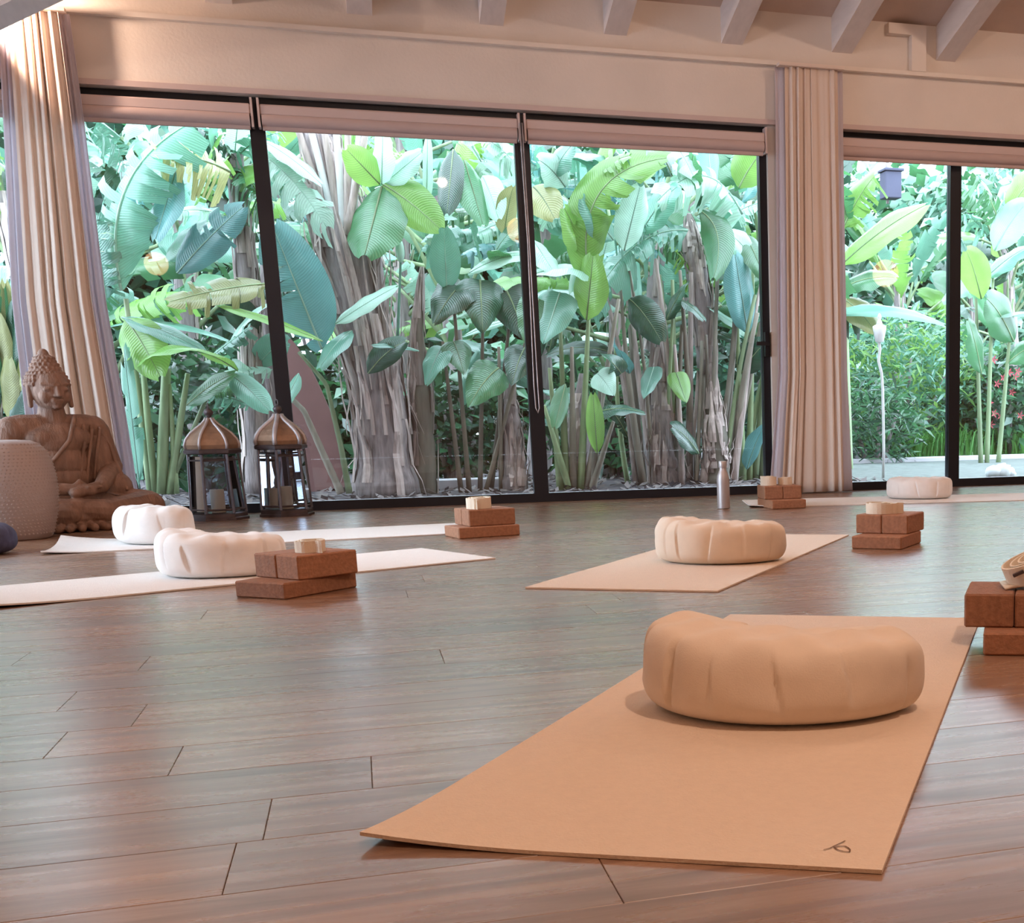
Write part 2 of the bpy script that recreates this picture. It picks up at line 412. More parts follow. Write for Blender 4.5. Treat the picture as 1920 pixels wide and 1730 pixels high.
# deep diagonal hip beam in the upper left corner
A = at(0, 57, 7.6); B = at(120, 0, 7.3); d = (B - A).normalized(); A2 = A - d * .85; B2 = B + d * 2.6
side = Vector((d.y, -d.x, 0)).normalized()          # away from the camera side
if side.y < 0: side = -side
m = MB(); hh = Vector((0, 0, .75)); sd = side * -.16
m.add([A2, B2, B2 + sd, A2 + sd, A2 + hh, B2 + hh, B2 + sd + hh, A2 + sd + hh], [(0, 3, 2, 1), (4, 5, 6, 7), (0, 1, 5, 4), (1, 2, 6, 5), (2, 3, 7, 6), (3, 0, 4, 7)])
struct(m.build('trim_3', MT['rafter']), 'broad diagonal hip beam in the upper left corner')
# painted conduit on the wall between two rafters
p = at(1718, 140, HEADY)
m = MB(); m.box(p.x - .055, p.x + .05, HEADY - .05, HEADY, ZM + .014, ZM + .30); m.box(p.x - .22, p.x - .055, HEADY - .05, HEADY, ZM + .235, ZM + .30)
struct(m.build('trim_4', MT['trim']), 'angled plaster duct between the right rafters')


# ------------------------------------------------------------------ windows
def window(n, xa, xb, label, handle=None, stile=.042):
    w = struct(MB().box(xa, xb, YW + .01, YW + .07, 0, .056).build('window_%d' % n, MT['black']), label)
    for a, b, z0, z1, nm in ((xa, xb, 2.3, ZT, 'top_rail'), (xa, xa + stile, .056, 2.3, 'stile'), (xb - stile, xb, .056, 2.3, 'stile')):
        MB().box(a, b, YW + .01, YW + .07, z0, z1).build(nm, MT['black'], w)
    MB().box(xa + stile, xb - stile, YW + .036, YW + .044, .056, 2.3).build('pane', MT['glass'], w)
    if handle:
        h = MB(); h.box(handle - .012, handle + .012, YW - .035, YW + .01, .92, 1.08); h.box(handle - .075, handle + .012, YW - .05, YW - .03, .99, 1.015)
        h.build('handle', MT['black'], w)
    return w


window(1, -2.36, -.40, 'left black framed sliding window behind the Buddha')
window(2, -.40, 1.11, 'black framed window pane behind the two lanterns')
window(3, 1.11, 2.70, 'black framed window pane left of the right curtain', handle=2.665, stile=.05)
window(4, 3.16, 4.08, 'black framed window pane right of the right curtain')
window(5, 4.08, 5.68, 'rightmost black framed window pane')
for n, ya, yb in ((6, 4.5, 8.1),):
    w = struct(MB().box(X0 - .12, X0 - .06, ya, yb, 0, .056).build('window_%d' % n, MT['black']))
    ym = (ya + yb) / 2
    for a, b, z0, z1, nm in ((ya, yb, 2.29, 2.35, 'top_rail'), (ya, ya + .045, .056, 2.29, 'stile'), (yb - .045, yb, .056, 2.29, 'stile'), (ym - .04, ym + .04, .056, 2.29, 'stile')):
        MB().box(X0 - .12, X0 - .06, a, b, z0, z1).build(nm, MT['black'], w)
    for a, b in ((ya + .045, ym - .04), (ym + .04, yb - .045)):
        MB().box(X0 - .094, X0 - .086, a, b, .056, 2.29).build('pane', MT['glass'], w)


def blind(xa, xb, label, chain=False):
    t = thing('roller_blind', label, 'blind', (xa, YW - .02, 2.2), 0, 'roller blinds over the garden windows')
    L = xb - xa
    MB().cbox(.012, L - .012, -.055, .0, .068, .128, .008).build('cassette', MT['blindcase'], t)
    m = MB(); m.tube([(.02, -.03, .045), (L - .02, -.03, .045)], .036, 16)
    autosmooth(m.build('rolled_fabric', MT['blind'], t))
    MB().cbox(.02, L - .02, -.038, -.022, -.012, .018, .004).build('hem_bar', MT['blind'], t)
    for x in (0, L - .012): MB().box(x, x + .012, -.06, .004, .0, .16).build('bracket', MT['blindcase'], t)
    if chain:
        m = MB(); c = [(L - .004, -.075, .1), (L + .004, -.072, -.6), (L - .008, -.07, -1.45), (L - .004, -.07, -1.60), (L + .008, -.07, -1.63), (L + .018, -.07, -1.60), (L + .016, -.07, -1.45), (L + .014, -.072, -.6), (L + .010, -.075, .1)]
        m.tube(c, .004, 6); m.build('bead_chain', MT['tin'], t, True)


blind(-2.30, -.412, 'mauve roller blind rolled up above the left window with the lanterns')
blind(-.388, 1.098, 'mauve roller blind rolled up above the middle window, bead chain at its right end', chain=True)
blind(1.122, 2.68, 'mauve roller blind rolled up between the bead chain and the right curtain')
blind(3.18, 5.60, 'mauve roller blind rolled up right of the right curtain')


# ------------------------------------------------------------------ curtains
def cloth_grid(edges_l, edges_r, y0, depth, nfold, seed, zs, nu=110):
    """hanging cloth between left and right edge polylines (x at each height)"""
    r = random.Random(seed); ph = [r.uniform(0, 6.28) for _ in range(6)]; v = []; f = []
    def ip(e, z):
        for (za, xa), (zb, xb) in zip(e, e[1:]):
            if zb <= z <= za: return xa + (xb - xa) * (za - z) / (za - zb)
        return e[-1][1]
    z_top = zs[0]; z_bot = zs[-1]
    for z in zs:
        a, b = ip(edges_l, z), ip(edges_r, z); q = (z_top - z) / (z_top - z_bot)
        amp = depth * (.45 + .55 * min(1, q * 2.2))
        for i in range(nu + 1):
            u = i / nu; w_ = u + (.045 * sin(7 * u + ph[0] + 1.2 * q) + .02 * sin(17 * u + ph[5] - q)) * sin(pi * u)
            t = 2 * pi * nfold * w_
            am = .55 + .45 * sin(5.3 * u + ph[2] + .8 * q); y = amp * (.25 + .9 * am) * (.62 * sin(t + ph[1] + .6 * sin(2 * q + ph[2])) + .25 * sin(t * .47 + ph[3] + q) + .22 * sin(2.1 * t + ph[4] + 1.2 * q))
            x = a + (b - a) * u + amp * .35 * cos(t + ph[1]) * sin(pi * u)
            v.append((x, y0 + y, z))
    n = nu + 1
    for j in range(len(zs) - 1):
        for i in range(nu): f.append((j * n + i, (j + 1) * n + i, (j + 1) * n + i + 1, j * n + i + 1))
    return v, f


def curtain(label, yc, L, R, splits, zbot, seed):
    """splits: fractions across with material key"""
    t = thing('curtain', label, 'curtain', (0, 0, 0), 0, 'floor length curtains')
    zs = [ZM - .03 - (ZM - .03 - zbot) * (i / 34) ** 1.0 for i in range(35)]
    for j, (u0, u1, mk, nf, dy, dep) in enumerate(splits):
        el = [(z, a + (b - a) * u0) for (z, a), (_, b) in zip(L, R)]; er = [(z, a + (b - a) * u1) for (z, a), (_, b) in zip(L, R)]
        v, f = cloth_grid(el, er, yc + dy, dep, nf, seed + j, zs, int(60 + 26 * nf))
        o = MB().add(v, f).build('linen_panel' if mk == 'linen' else 'sheer_panel', MT[mk], t, True)
        mo = o.modifiers.new('thick', 'SOLIDIFY'); mo.thickness = .0016
    m = MB(); xa = L[0][1] + .01; xb = R[0][1] - .01
    m.box(xa, xb, yc - .03, yc + .03, ZM - .034, ZM - .014); m.build('heading_tape', MT['linen'], t)
    return t


CY = YW - .17
px_ = lambda x, y: at(x, y, CY)
LL = [(px_(0, 60).z + .2, px_(0, 60).x), (px_(0, 200).z, px_(2, 200).x), (px_(20, 560).z, px_(20, 560).x), (px_(50, 800).z, px_(48, 800).x), (0, px_(62, 950).x)]
LR = [(LL[0][0], px_(131, 60).x), (LL[1][0], px_(152, 200).x), (LL[2][0], px_(196, 560).x), (LL[3][0], px_(238, 800).x), (0, px_(262, 950).x)]
curtain('tall cream and sheer curtain behind the Buddha at the left', CY, LL, LR, [(0, .3, 'sheer', 3, .03, .022), (.16, .86, 'linen', 6, 0, .035), (.76, 1, 'sheer', 3, .035, .022)], .012, 11)
RL = [(px_(1452, 130).z + .1, px_(1456, 130).x), (px_(1460, 300).z, px_(1458, 300).x), (px_(1460, 700).z, px_(1462, 700).x), (0, px_(1446, 930).x)]
RR = [(RL[0][0], px_(1583, 130).x), (RL[1][0], px_(1585, 300).x), (RL[2][0], px_(1592, 700).x), (0, px_(1602, 930).x)]
curtain('tall cream curtain hanging between the right windows, left of the far cushion', CY, RL, RR, [(0, .32, 'sheer', 2.5, .035, .018), (.12, .9, 'linen', 6.5, 0, .036), (.74, 1, 'sheer', 2.5, .03, .02)], .010, 23)


# ------------------------------------------------------------------ lamps of the room, plus added fill bulbs
def pendant(x, y, z, r, label):
    t = thing('pendant_lamp', label, 'lamp', (x, y, z), 0, 'paper globe pendant lamps')
    m = MB(); m.ell((0, 0, 0), (r, r, r), 24, 16); m.build('globe_shade', MT['bulb'], t, True)
    zt = (zc(y) if y > RIDGE else zc(RIDGE) - SLOPE * (RIDGE - y)) - z
    m = MB(); m.tube([(0, 0, r * .97), (0, 0, zt + .02)], .005, 6); m.build('cord', MT['lampbody'], t)
    m = MB(); m.lathe([(.05, zt - .03), (.05, zt - .01), (.03, zt + .0)], 16); m.build('canopy', MT['lampbody'], t)


pendant(-2.02, 0.1, 2.37, .13, 'glowing paper globe lamp reflected in the left window')
pendant(2.14, 0.0, 2.87, .15, 'glowing paper globe lamp reflected in the middle window')
pendant(5.85, 3.0, 2.10, .15, 'glowing paper globe lamp reflected in the right window')


def spot(loc, target, power, size, label, blend=.25):
    loc = Vector(loc); dr = (Vector(target) - loc).normalized(); q = dr.to_track_quat('-Z', 'Y')
    t = thing('spotlight', label, 'lamp', loc)
    m = MB(); m.lathe([(.03, .12), (.045, .10), (.045, 0), (.04, 0), (.038, .02)], 20, cap=False)
    o = m.build('housing', MT['lampbody'], t); o.rotation_euler = q.to_euler()
    m = MB(); m.tube([(0, 0, .06), (0, 0, .25)], .01, 8); m.build('stem', MT['lampbody'], t)
    ld = bpy.data.lights.new('spot_bulb', 'SPOT'); ld.energy = power; ld.color = WARM; ld.spot_size = radians(size); ld.spot_blend = blend; ld.shadow_soft_size = .03
    lo = link('bulb', ld, t); lo.rotation_euler = q.to_euler(); lo.location = dr * .03
    return t


spot((-1.74, 8.02, 2.70), (-1.0, 8.31, 2.60), SPOT_POWER, 100, 'small spotlight behind the hip beam lighting the left curtain')


def add_fill_bulb(x, y, z, label, k=1.0):  # bulbs added out of view to fill the room with warm light
    t = thing('fill_bulb', label, 'lamp', (x, y, z), 0, 'added fill bulbs above the frame')
    m = MB(); m.lathe([(.02, .03), (.024, .06), (.012, .09), (.006, .10)], 12); m.build('socket', MT['lampbody'], t)
    m = MB(); m.tube([(0, 0, .095), (0, 0, zc(y) - z)], .004, 6); m.build('cord', MT['lampbody'], t)
    ld = bpy.data.lights.new('fill_light', 'POINT'); ld.energy = FILL_POWER * k; ld.color = WARM; ld.shadow_soft_size = .05
    link('bulb', ld, t)


add_fill_bulb(-.9, 5.0, 3.55, 'left added warm fill bulb, unseen above the frame')
add_fill_bulb(1.75, 4.6, 3.65, 'middle added warm fill bulb, unseen above the frame')
add_fill_bulb(4.4, 5.2, 3.5, 'right added warm fill bulb, unseen above the frame', 1.9)
add_fill_bulb(1.2, .6, 3.3, 'rear added warm fill bulb, unseen above the camera', 4.2)


# ------------------------------------------------------------------ yoga mats
def yoga_mat(near_left, ang, W, L, label, curl=0.0, mark=False, lift=None, mk='mat'):
    """near_left corner, ang = direction of the short near edge, L runs 90 deg left of it"""
    t = thing('yoga_mat', label, 'mat', (near_left[0], near_left[1], 0), ang, 'cream felt yoga mats')
    nx, ny = 14, 36; th = .005; v = []; f = []
    r = random.Random(label)
    def zz(x, y):
        e = .0
        if lift:
            for (cx, cy, rad, hgt) in lift:
                dd = math.hypot(x - cx * W, y - cy * L) / rad
                if dd < 1: e += hgt * (1 - dd) ** 2
        return e + .0006 * sin(9 * x + 1) * sin(7 * y)
    for k in (0, 1):
        for j in range(ny + 1):
            for i in range(nx + 1):
                x = W * i / nx; y = L * j / ny; v.append((x, y, .0008 + th * k + zz(x, y)))
    n = (nx + 1) * (ny + 1); g = lambda i, j, k: k * n + j * (nx + 1) + i
    for j in range(ny):
        for i in range(nx):
            f.append((g(i, j, 1), g(i + 1, j, 1), g(i + 1, j + 1, 1), g(i, j + 1, 1))); f.append((g(i, j, 0), g(i, j + 1, 0), g(i + 1, j + 1, 0), g(i + 1, j, 0)))
    for j in range(ny): f.append((g(0, j, 0), g(0, j, 1), g(0, j + 1, 1), g(0, j + 1, 0))); f.append((g(nx, j, 0), g(nx, j + 1, 0), g(nx, j + 1, 1), g(nx, j, 1)))
    for i in range(nx): f.append((g(i, 0, 0), g(i + 1, 0, 0), g(i + 1, 0, 1), g(i, 0, 1))); f.append((g(i, ny, 0), g(i, ny, 1), g(i + 1, ny, 1), g(i + 1, ny, 0)))
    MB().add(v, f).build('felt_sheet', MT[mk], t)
    if mark:      # small printed scribble near the corner
        m = MB(); z = .0071
        def stroke(pts, w0):
            for a, b in zip(pts, pts[1:]):
                a = Vector((*a, z)); b = Vector((*b, z)); s = Vector((-(b - a).y, (b - a).x, 0)).normalized() * w0
                m.add([a - s, b - s, b + s, a + s], [(0, 1, 2, 3)])
        for pts, w0 in MARK: stroke(pts, w0)
        m.build('printed_mark', MT['ink'], t)
    return t


def floor_pt(x, y, z=0.0):
    d = cF + cR * ((x - PX) / FPX) - cU * ((y - PY) / FPX)
    return Vector((0, 0, CAM_H)) + d * ((z - CAM_H) / d.z)


def to_mat(nl, ang, x, y):
    p = floor_pt(x, y, .006) - Vector((nl[0], nl[1], .006)); c, s = cos(ang), sin(ang)
    return (p.x * c + p.y * s, -p.x * s + p.y * c)


A1 = math.atan2(1.272 - 1.608, .533 + .036); NL1 = (-.036, 1.608)
MARK = [([to_mat(NL1, A1, *q) for q in ((1544, 1594), (1556, 1591), (1566, 1586), (1577, 1581), (1585, 1577))], .0008),
        ([to_mat(NL1, A1, *q) for q in ((1564, 1588), (1567, 1592), (1573, 1595), (1582, 1597), (1593, 1598), (1594, 1594), (1590, 1590), (1584, 1587), (1574, 1587), (1566, 1589))], .0010)]
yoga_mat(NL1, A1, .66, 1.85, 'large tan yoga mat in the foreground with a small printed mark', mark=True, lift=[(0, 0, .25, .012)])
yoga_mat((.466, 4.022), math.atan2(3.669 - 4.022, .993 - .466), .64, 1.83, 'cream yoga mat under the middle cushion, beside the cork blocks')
uA = radians(3.9); yoga_mat((-1.30 + 1.83 * cos(uA), 6.06 + 1.83 * sin(uA)), uA + pi / 2, .63, 1.83, 'white yoga mat in front of the Buddha, farthest left', lift=[(1, 1, .3, .03), (0, 1, .25, .012)], mk='mat_daylit')
uB = radians(24.6); yoga_mat((.47, 4.965), uB + pi / 2, .60, 1.83, 'pale yoga mat at the left edge behind the front left cork blocks', lift=[(0, 1, .5, .02)], mk='mat_daylit')
uF = radians(-12); yoga_mat((2.15, 7.10), uF - 0, 1.9, .66, 'white yoga mat along the right windows under the far cushion', lift=[(0, 0, .25, .012)], mk='mat_daylit')


# ------------------------------------------------------------------ crescent cushions
def cushion_mesh(seed, pd=.013, H=.15, Rs=.165, span=58, hw=.108, he=.092, tilt=0.0):
    r = random.Random(seed); S = radians(span)
    # outline as offset of an arc (convex side toward -y)
    out = []; N1, NC = 130, 54
    def spine(a): return Vector((Rs * sin(a), -Rs * cos(a) + Rs * .62, 0)), Vector((sin(a), -cos(a), 0))
    for i in range(N1): a = -S + 2 * S * i / (N1 - 1); c, n = spine(a); w_ = hw - (hw - he) * abs(a / S) ** 2; out.append((c, c + n * w_))
    c, n = spine(S); t = Vector((-n.y, n.x, 0))
    for i in range(1, NC): q = pi * i / NC; out.append((c, c + (n * cos(q) + t * sin(q)) * he))
    for i in range(N1): a = S - 2 * S * i / (N1 - 1); c, n = spine(a); w_ = hw - (hw - he) * abs(a / S) ** 2; out.append((c, c - n * w_ * .92))
    c, n = spine(-S); t = Vector((n.y, -n.x, 0))
    for i in range(1, NC): q = pi * i / NC; out.append((c, c + (-n * cos(q) * .92 + t * sin(q)) * he))
    n = len(out)
    # arc length along the outline for pleats
    ac = [0.0]
    for i in range(1, n): ac.append(ac[-1] + (out[i][1] - out[i - 1][1]).length)
    per = ac[-1] + (out[0][1] - out[-1][1]).length
    pleats = []; s = r.uniform(0, .05)
    while s < per - .03:      # overlapping tucks: position, depth, fall-off, slant, middle height, reach
        pleats.append((s, r.uniform(.25, 1.0), r.uniform(.012, .03), r.uniform(-.035, .035), r.uniform(.35, .75), r.uniform(.3, .6), r.choice((-1, 1)))); s += r.uniform(.05, .15)
    NV = 34; v = []; f = []
    lump = [r.uniform(0, 6.28) for _ in range(5)]
    for j in range(NV + 1):
        ph = -pi / 2 + pi * j / NV; cp, sp = cos(ph), sin(ph)
        k = max(cp, 0) ** .46; z0 = (abs(sp) ** .72) * (1 if sp > 0 else -1)
        z = H / 2 * (1 + z0)
        for i in range(n):
            c, p = out[i]; g = 0.0
            for (ps, dep, wd, sl, zm, rc, dr) in pleats:
                dd = (ac[i] - ps - sl * (z / H - .5)) * dr; dd = (dd + per / 2) % per - per / 2
                env = max(0, 1 - abs((z / H - zm) / rc) ** 2)
                if env and -.004 < dd < wd * 3: g += dep * env * (pd * math.exp(-dd / wd) if dd >= 0 else pd * (1 + dd / .004))
            kk = k * (1 - g / .10) + (.018 * sin(5 * i * 2 * pi / n + lump[0]) + .012 * sin(9 * i * 2 * pi / n + lump[3] + 3 * z / H)) * k * (1 - abs(sp))
            q = c + (p - c) * kk
            # top surface sags slightly and dips at the middle
            zz = z + (.006 * sin(7 * q.x * 8 + lump[1]) * sin(6 * q.y * 8 + lump[2]) if sp > .2 else 0) * sp
            if sp > 0: zz += tilt * q.x * sp
            v.append((q.x, q.y, max(0, zz)))
    for j in range(NV):
        for i in range(n): f.append((j * n + i, j * n + (i + 1) % n, (j + 1) * n + (i + 1) % n, (j + 1) * n + i))
    return v, f


def cushion(loc, ang, label, seed, z=.0065, mk='cush', sc=1.0, **kw):
    v, f = cushion_mesh(seed, **kw)
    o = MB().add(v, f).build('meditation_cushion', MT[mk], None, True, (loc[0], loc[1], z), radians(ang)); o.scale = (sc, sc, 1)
    return tag(o, label, 'cushion', 'crescent meditation cushions')


cushion((.680, 2.105), -32, 'big lamplight-tinted pleated meditation cushion on the foreground mat', 57, tilt=-.06, H=.150, sc=1.13, pd=.019)
cushion((1.22, 4.45), -30, 'lamplight-tinted meditation cushion on the middle mat, left of the dark cork blocks', 8, tilt=-.05, H=.150, sc=1.07)
cushion((-.495, 4.87), -24, 'pale meditation cushion half hidden behind the front left cork blocks', 13, tilt=-.06, H=.15, mk='cush_daylit')
cushion((-.885, 6.41), -52, 'white meditation cushion in front of the Buddha', 21, H=.165, hw=.12, he=.10, span=46, mk='cush_daylit')
cushion((3.30, 7.27), -36, 'cream meditation cushion on the far right mat by the window', 34, H=.13, span=48, mk='cush_daylit')


# ------------------------------------------------------------------ cork blocks
def block_mesh(a, b, h):
    m = MB(); m.cbox(0, a, 0, b, 0, h, .004)
    return m


BR = {}
def cork(a, b, h, loc, ang, name, label, group):
    key = (a, b, h)
    if key not in BR:
        o = block_mesh(a, b, h).build(name, MT['cork'], None, False, loc, ang); BR[key] = o.data
    else: o = link(name, BR[key], None, loc, ang)
    return tag(o, label, 'yoga block', group)


def stack(front, aR, a_long, slab, upper, uR, ends_left, where):
    """front corner of the slab; aR angle of its right-hand edge; slab = (left edge length, right edge length)"""
    gx = 'cork yoga blocks ' + where
    # slab: local x along the right edge, local y along the left edge
    cork(slab[1], slab[0], .050, (front[0], front[1], .0005), aR, 'cork_slab', 'wide cork slab under the two bricks ' + where, gx)
    ax = Vector((cos(uR), sin(uR), 0)); ay = Vector((-ax.y, ax.x, 0)); u = Vector((upper[0], upper[1], .0508))
    names = ('nearer', 'farther')
    for i in range(2):
        if ends_left: p = u + ay * (.111 * i); cork(.22, .109, .075, p, uR, 'cork_brick', '%s upper cork brick %s' % (names[i], where), gx)
        else: p = u + ax * (.111 * i); cork(.109, .22, .0751, p, uR, 'cork_brick', '%s upper cork brick %s' % (('left', 'right')[i], where), gx)


stack((-.244, 4.092), radians(47), 0, (.205, .305), (-.202, 4.142), radians(38), True, 'at front left, before the pale cushion')
stack((.403, 5.908), radians(14), 0, (.205, .29), (.455, 5.945), radians(13), True, 'in the centre, under a white strap roll')
stack((2.219, 6.911), radians(-1), 0, (.30, .205), (2.207, 7.012), radians(-6), False, 'beside the grey bottle by the right curtain')
stack((1.982, 4.532), radians(50), 0, (.205, .29), (2.05, 4.624), radians(48), True, 'at the far end of the middle mat')
stack((1.436, 2.330), radians(61), 0, (.205, .305), (1.442, 2.402), radians(60), True, 'at the right edge beside the foreground mat')


def strap_roll(loc, r, label, tail=0.0, ang=0.0, h=.038, slant=0.0, turns=4, slot=False):
    """cotton strap rolled up on its edge, as a spiral wall with a loose tail"""
    t = thing('yoga_strap', label, 'strap', loc, ang, 'rolled cotton yoga straps')
    pts = []; n = turns * 22
    for i in range(n + 1): q = i / n; a = 2 * pi * turns * q; rr = .012 + (r - .012) * q; pts.append((rr * cos(a), rr * sin(a), 0))
    v = []; f = []; th = .0022
    allp = [Vector(p) for p in pts]
    if tail:
        e = allp[-1]; 
        for i in range(1, 9): allp.append(e + Vector((.012 * i * (1 if tail > 0 else -1) * .2 + .006 * sin(i), .0, 0)) + Vector((0, 1, 0)) * abs(tail) * i / 8)
    N = len(allp)
    for i, p in enumerate(allp):
        tg = (allp[min(i + 1, N - 1)] - allp[max(i - 1, 0)]).normalized(); nn = Vector((-tg.y, tg.x, 0))
        zo = slant * max(0, i - n) / 8
        hh = h * (1 + .05 * sin(i * .35))
        v += [p - nn * th + Vector((0, 0, 0)), p + nn * th, p + nn * th + Vector((0, 0, hh + zo)), p - nn * th + Vector((0, 0, hh + zo))]
    for i in range(N - 1):
        for j in range(4): f.append((4 * i + j, 4 * i + (j + 1) % 4, 4 * i + 4 + (j + 1) % 4, 4 * i + 4 + j))
    f += [(3, 2, 1, 0), (4 * N - 4, 4 * N - 3, 4 * N - 2, 4 * N - 1)]
    MB().add(v, f).build('rolled_webbing', MT['strap'], t)
    return t


ZTOP = .0508 + .0756
strap_roll((-.165, 4.275, ZTOP), .047, 'rolled cream strap on the front left cork blocks', tail=-.075, ang=radians(-130), h=.036)
strap_roll((.515, 6.055, ZTOP), .060, 'rolled white strap on the centre cork blocks', tail=.03, ang=radians(-120), h=.05, slant=-.01)
strap_roll((2.262, 7.115, ZTOP), .048, 'rolled cream strap on the far cork blocks, the left of two', tail=0, h=.052)
strap_roll((2.370, 7.135, ZTOP), .045, 'loose cream strap loop on the far cork blocks, the right of two', tail=0, h=.042, turns=2)
strap_roll((2.00, 4.785, ZTOP), .062, 'rolled tan strap on the cork blocks at the end of the middle mat', tail=.04, ang=radians(-60), h=.042)
# the near right strap: a loose fold of wide webbing with a metal-edged slot
t = strap_roll((1.445, 2.545, ZTOP + .030), .072, 'loosely folded tan strap on the cork blocks at the right edge', tail=0, ang=radians(-20), h=.044, turns=3)
t.rotation_euler = (radians(6), radians(-24), radians(-20))
v = []; f = []; P2 = [(-.075 + .013 * i, .001 + .0012 * i + .003 * sin(i * .6)) for i in range(14)]
for (x, z) in P2: v += [(x, -.05, z - .026), (x, .02, z - .026)]
for i in range(13): f.append((2 * i, 2 * i + 1, 2 * i + 3, 2 * i + 2))
o = MB().add(v, f).build('webbing_tail', MT['strap'], t, True); mo = o.modifiers.new('t', 'SOLIDIFY'); mo.thickness = .004; o.rotation_euler = (0, radians(24), 0)
m = MB(); m.cbox(-.052, -.026, -.0655, -.0615, .030, .039, .0015); o = m.build('slot_ring', MT['darktin'], t)

# ------------------------------------------------------------------ steel bottle
t = thing('water_bottle', 'slim grey steel bottle standing by the window', 'bottle', (1.99, 7.12, 0))
m = MB(); m.lathe([(.028, .0), (.036, .004), (.037, .012), (.037, .165), (.034, .19), (.026, .212), (.0205, .225), (.0195, .238)], 28); autosmooth(m.build('body', MT['steel'], t))
m = MB(); m.lathe([(.0225, .236), (.0235, .24), (.0235, .270), (.021, .274)], 28); autosmooth(m.build('cap', MT['steel'], t))


# ------------------------------------------------------------------ lanterns
def lantern(loc, ang, label, cand_dx, hgt=1.0, roofmat='rust'):
    t = thing('lantern', label, 'lantern', loc, ang, 'hexagonal tin lanterns')
    hx = lambda r, z, o=0: [Vector((r * cos(pi / 3 * i + o), r * sin(pi / 3 * i + o), z)) for i in range(6)]
    def prism(rz, name, mat, parent=None):
        v = []; f = []
        for r, z in rz: v += hx(r, z)
        for j in range(len(rz) - 1):
            for i in range(6): f.append((j * 6 + i, j * 6 + (i + 1) % 6, j * 6 + 6 + (i + 1) % 6, j * 6 + 6 + i))
        f.append(tuple(range(6))[::-1]); f.append(tuple(range(len(rz) * 6 - 6, len(rz) * 6)))
        return MB().add(v, f).build(name, mat, parent or t)
    H = hgt
    prism([(.158, 0), (.158, .012), (.150, .018), (.150, .035), (.135, .042)], 'base_plate', MT['darktin'])
    b, tp = hx(.143, .04), hx(.128, .375 * H)
    for i in range(6):
        m = MB(); m.tube([b[i], tp[i]], .0085, 6); m.build('corner_post', MT['bluetin'], t)
    for i in range(6):
        p = [b[i], b[(i + 1) % 6], tp[(i + 1) % 6], tp[i]]; c = sum(p, Vector()) / 4; inn = Vector((c.x, c.y, 0)).normalized() * .002
        q = [c + (a - c) * .93 for a in p]; v = [a - inn for a in q] + [a + inn for a in q]
        MB().add(v, [(0, 1, 2, 3), (7, 6, 5, 4), (0, 4, 5, 1), (1, 5, 6, 2), (2, 6, 7, 3), (3, 7, 4, 0)]).build('pane', MT['lglass'], t)
        for w0 in (.06, .90):
            a0 = b[i].lerp(tp[i], w0); a1 = b[(i + 1) % 6].lerp(tp[(i + 1) % 6], w0); m = MB(); m.tube([a0, a1], .006, 6); m.build('rail', MT['darktin'], t)
    z0 = .375 * H
    prism([(.128, z0), (.150, z0 + .006), (.152, z0 + .022), (.138, z0 + .03)], 'cornice', MT['darktin'])
    prof = [(.135, z0 + .03), (.140, z0 + .052), (.130, z0 + .082), (.105, z0 + .115), (.072, z0 + .143), (.042, z0 + .166), (.024, z0 + .186), (.017, z0 + .20)]
    rf = prism(prof, 'dome_roof', MT[roofmat])
    for i in range(6):
        m = MB(); m.tube([Vector((r * 1.01 * cos(pi / 3 * i), r * 1.01 * sin(pi / 3 * i), z)) for r, z in prof], .008 if cand_dx < 0 else .013, 6); m.build('rib', MT['tin'], rf, True)
    m = MB(); zf = z0 + .20
    m.lathe([(.017, zf), (.012, zf + .01), (.022, zf + .02), (.026, zf + .032), (.018, zf + .046), (.008, zf + .052), (.006, zf + .06)], 16); m.build('finial', MT['darktin'], t, True)
    m = MB(); m.tube([(.0, .02 * cos(a), zf + .064 + .02 * sin(a)) for a in [2 * pi * i / 16 for i in range(17)]], .003, 6); m.build('ring', MT['darktin'], t, True)
    c = thing('candle', 'ivory pillar candle inside the ' + ('left' if cand_dx < 0 else 'right') + ' lantern', 'candle', (loc[0], loc[1] - .01, .0425), 0, 'lantern candles')
    m = MB(); m.lathe([(.0, .0), (.038, .0), (.038, .122), (.036, .128), (.028, .126), (.02, .120), (.0, .118)], 24, cap=False); autosmooth(m.build('wax', MT['wax'], c))
    m = MB(); m.tube([(0, 0, .112), (.001, 0, .126), (.004, 0, .134)], .0016, 6); m.build('wick', MT['wick'], c)


lantern((-.775, 7.90, 0), radians(8), 'left tin lantern with rusty brown onion roof beside the Buddha', -.01, .98)
lantern((-.420, 8.02, 0), radians(20), 'right tin lantern with pale ribbed onion roof by the window frame', .01, 1.02)

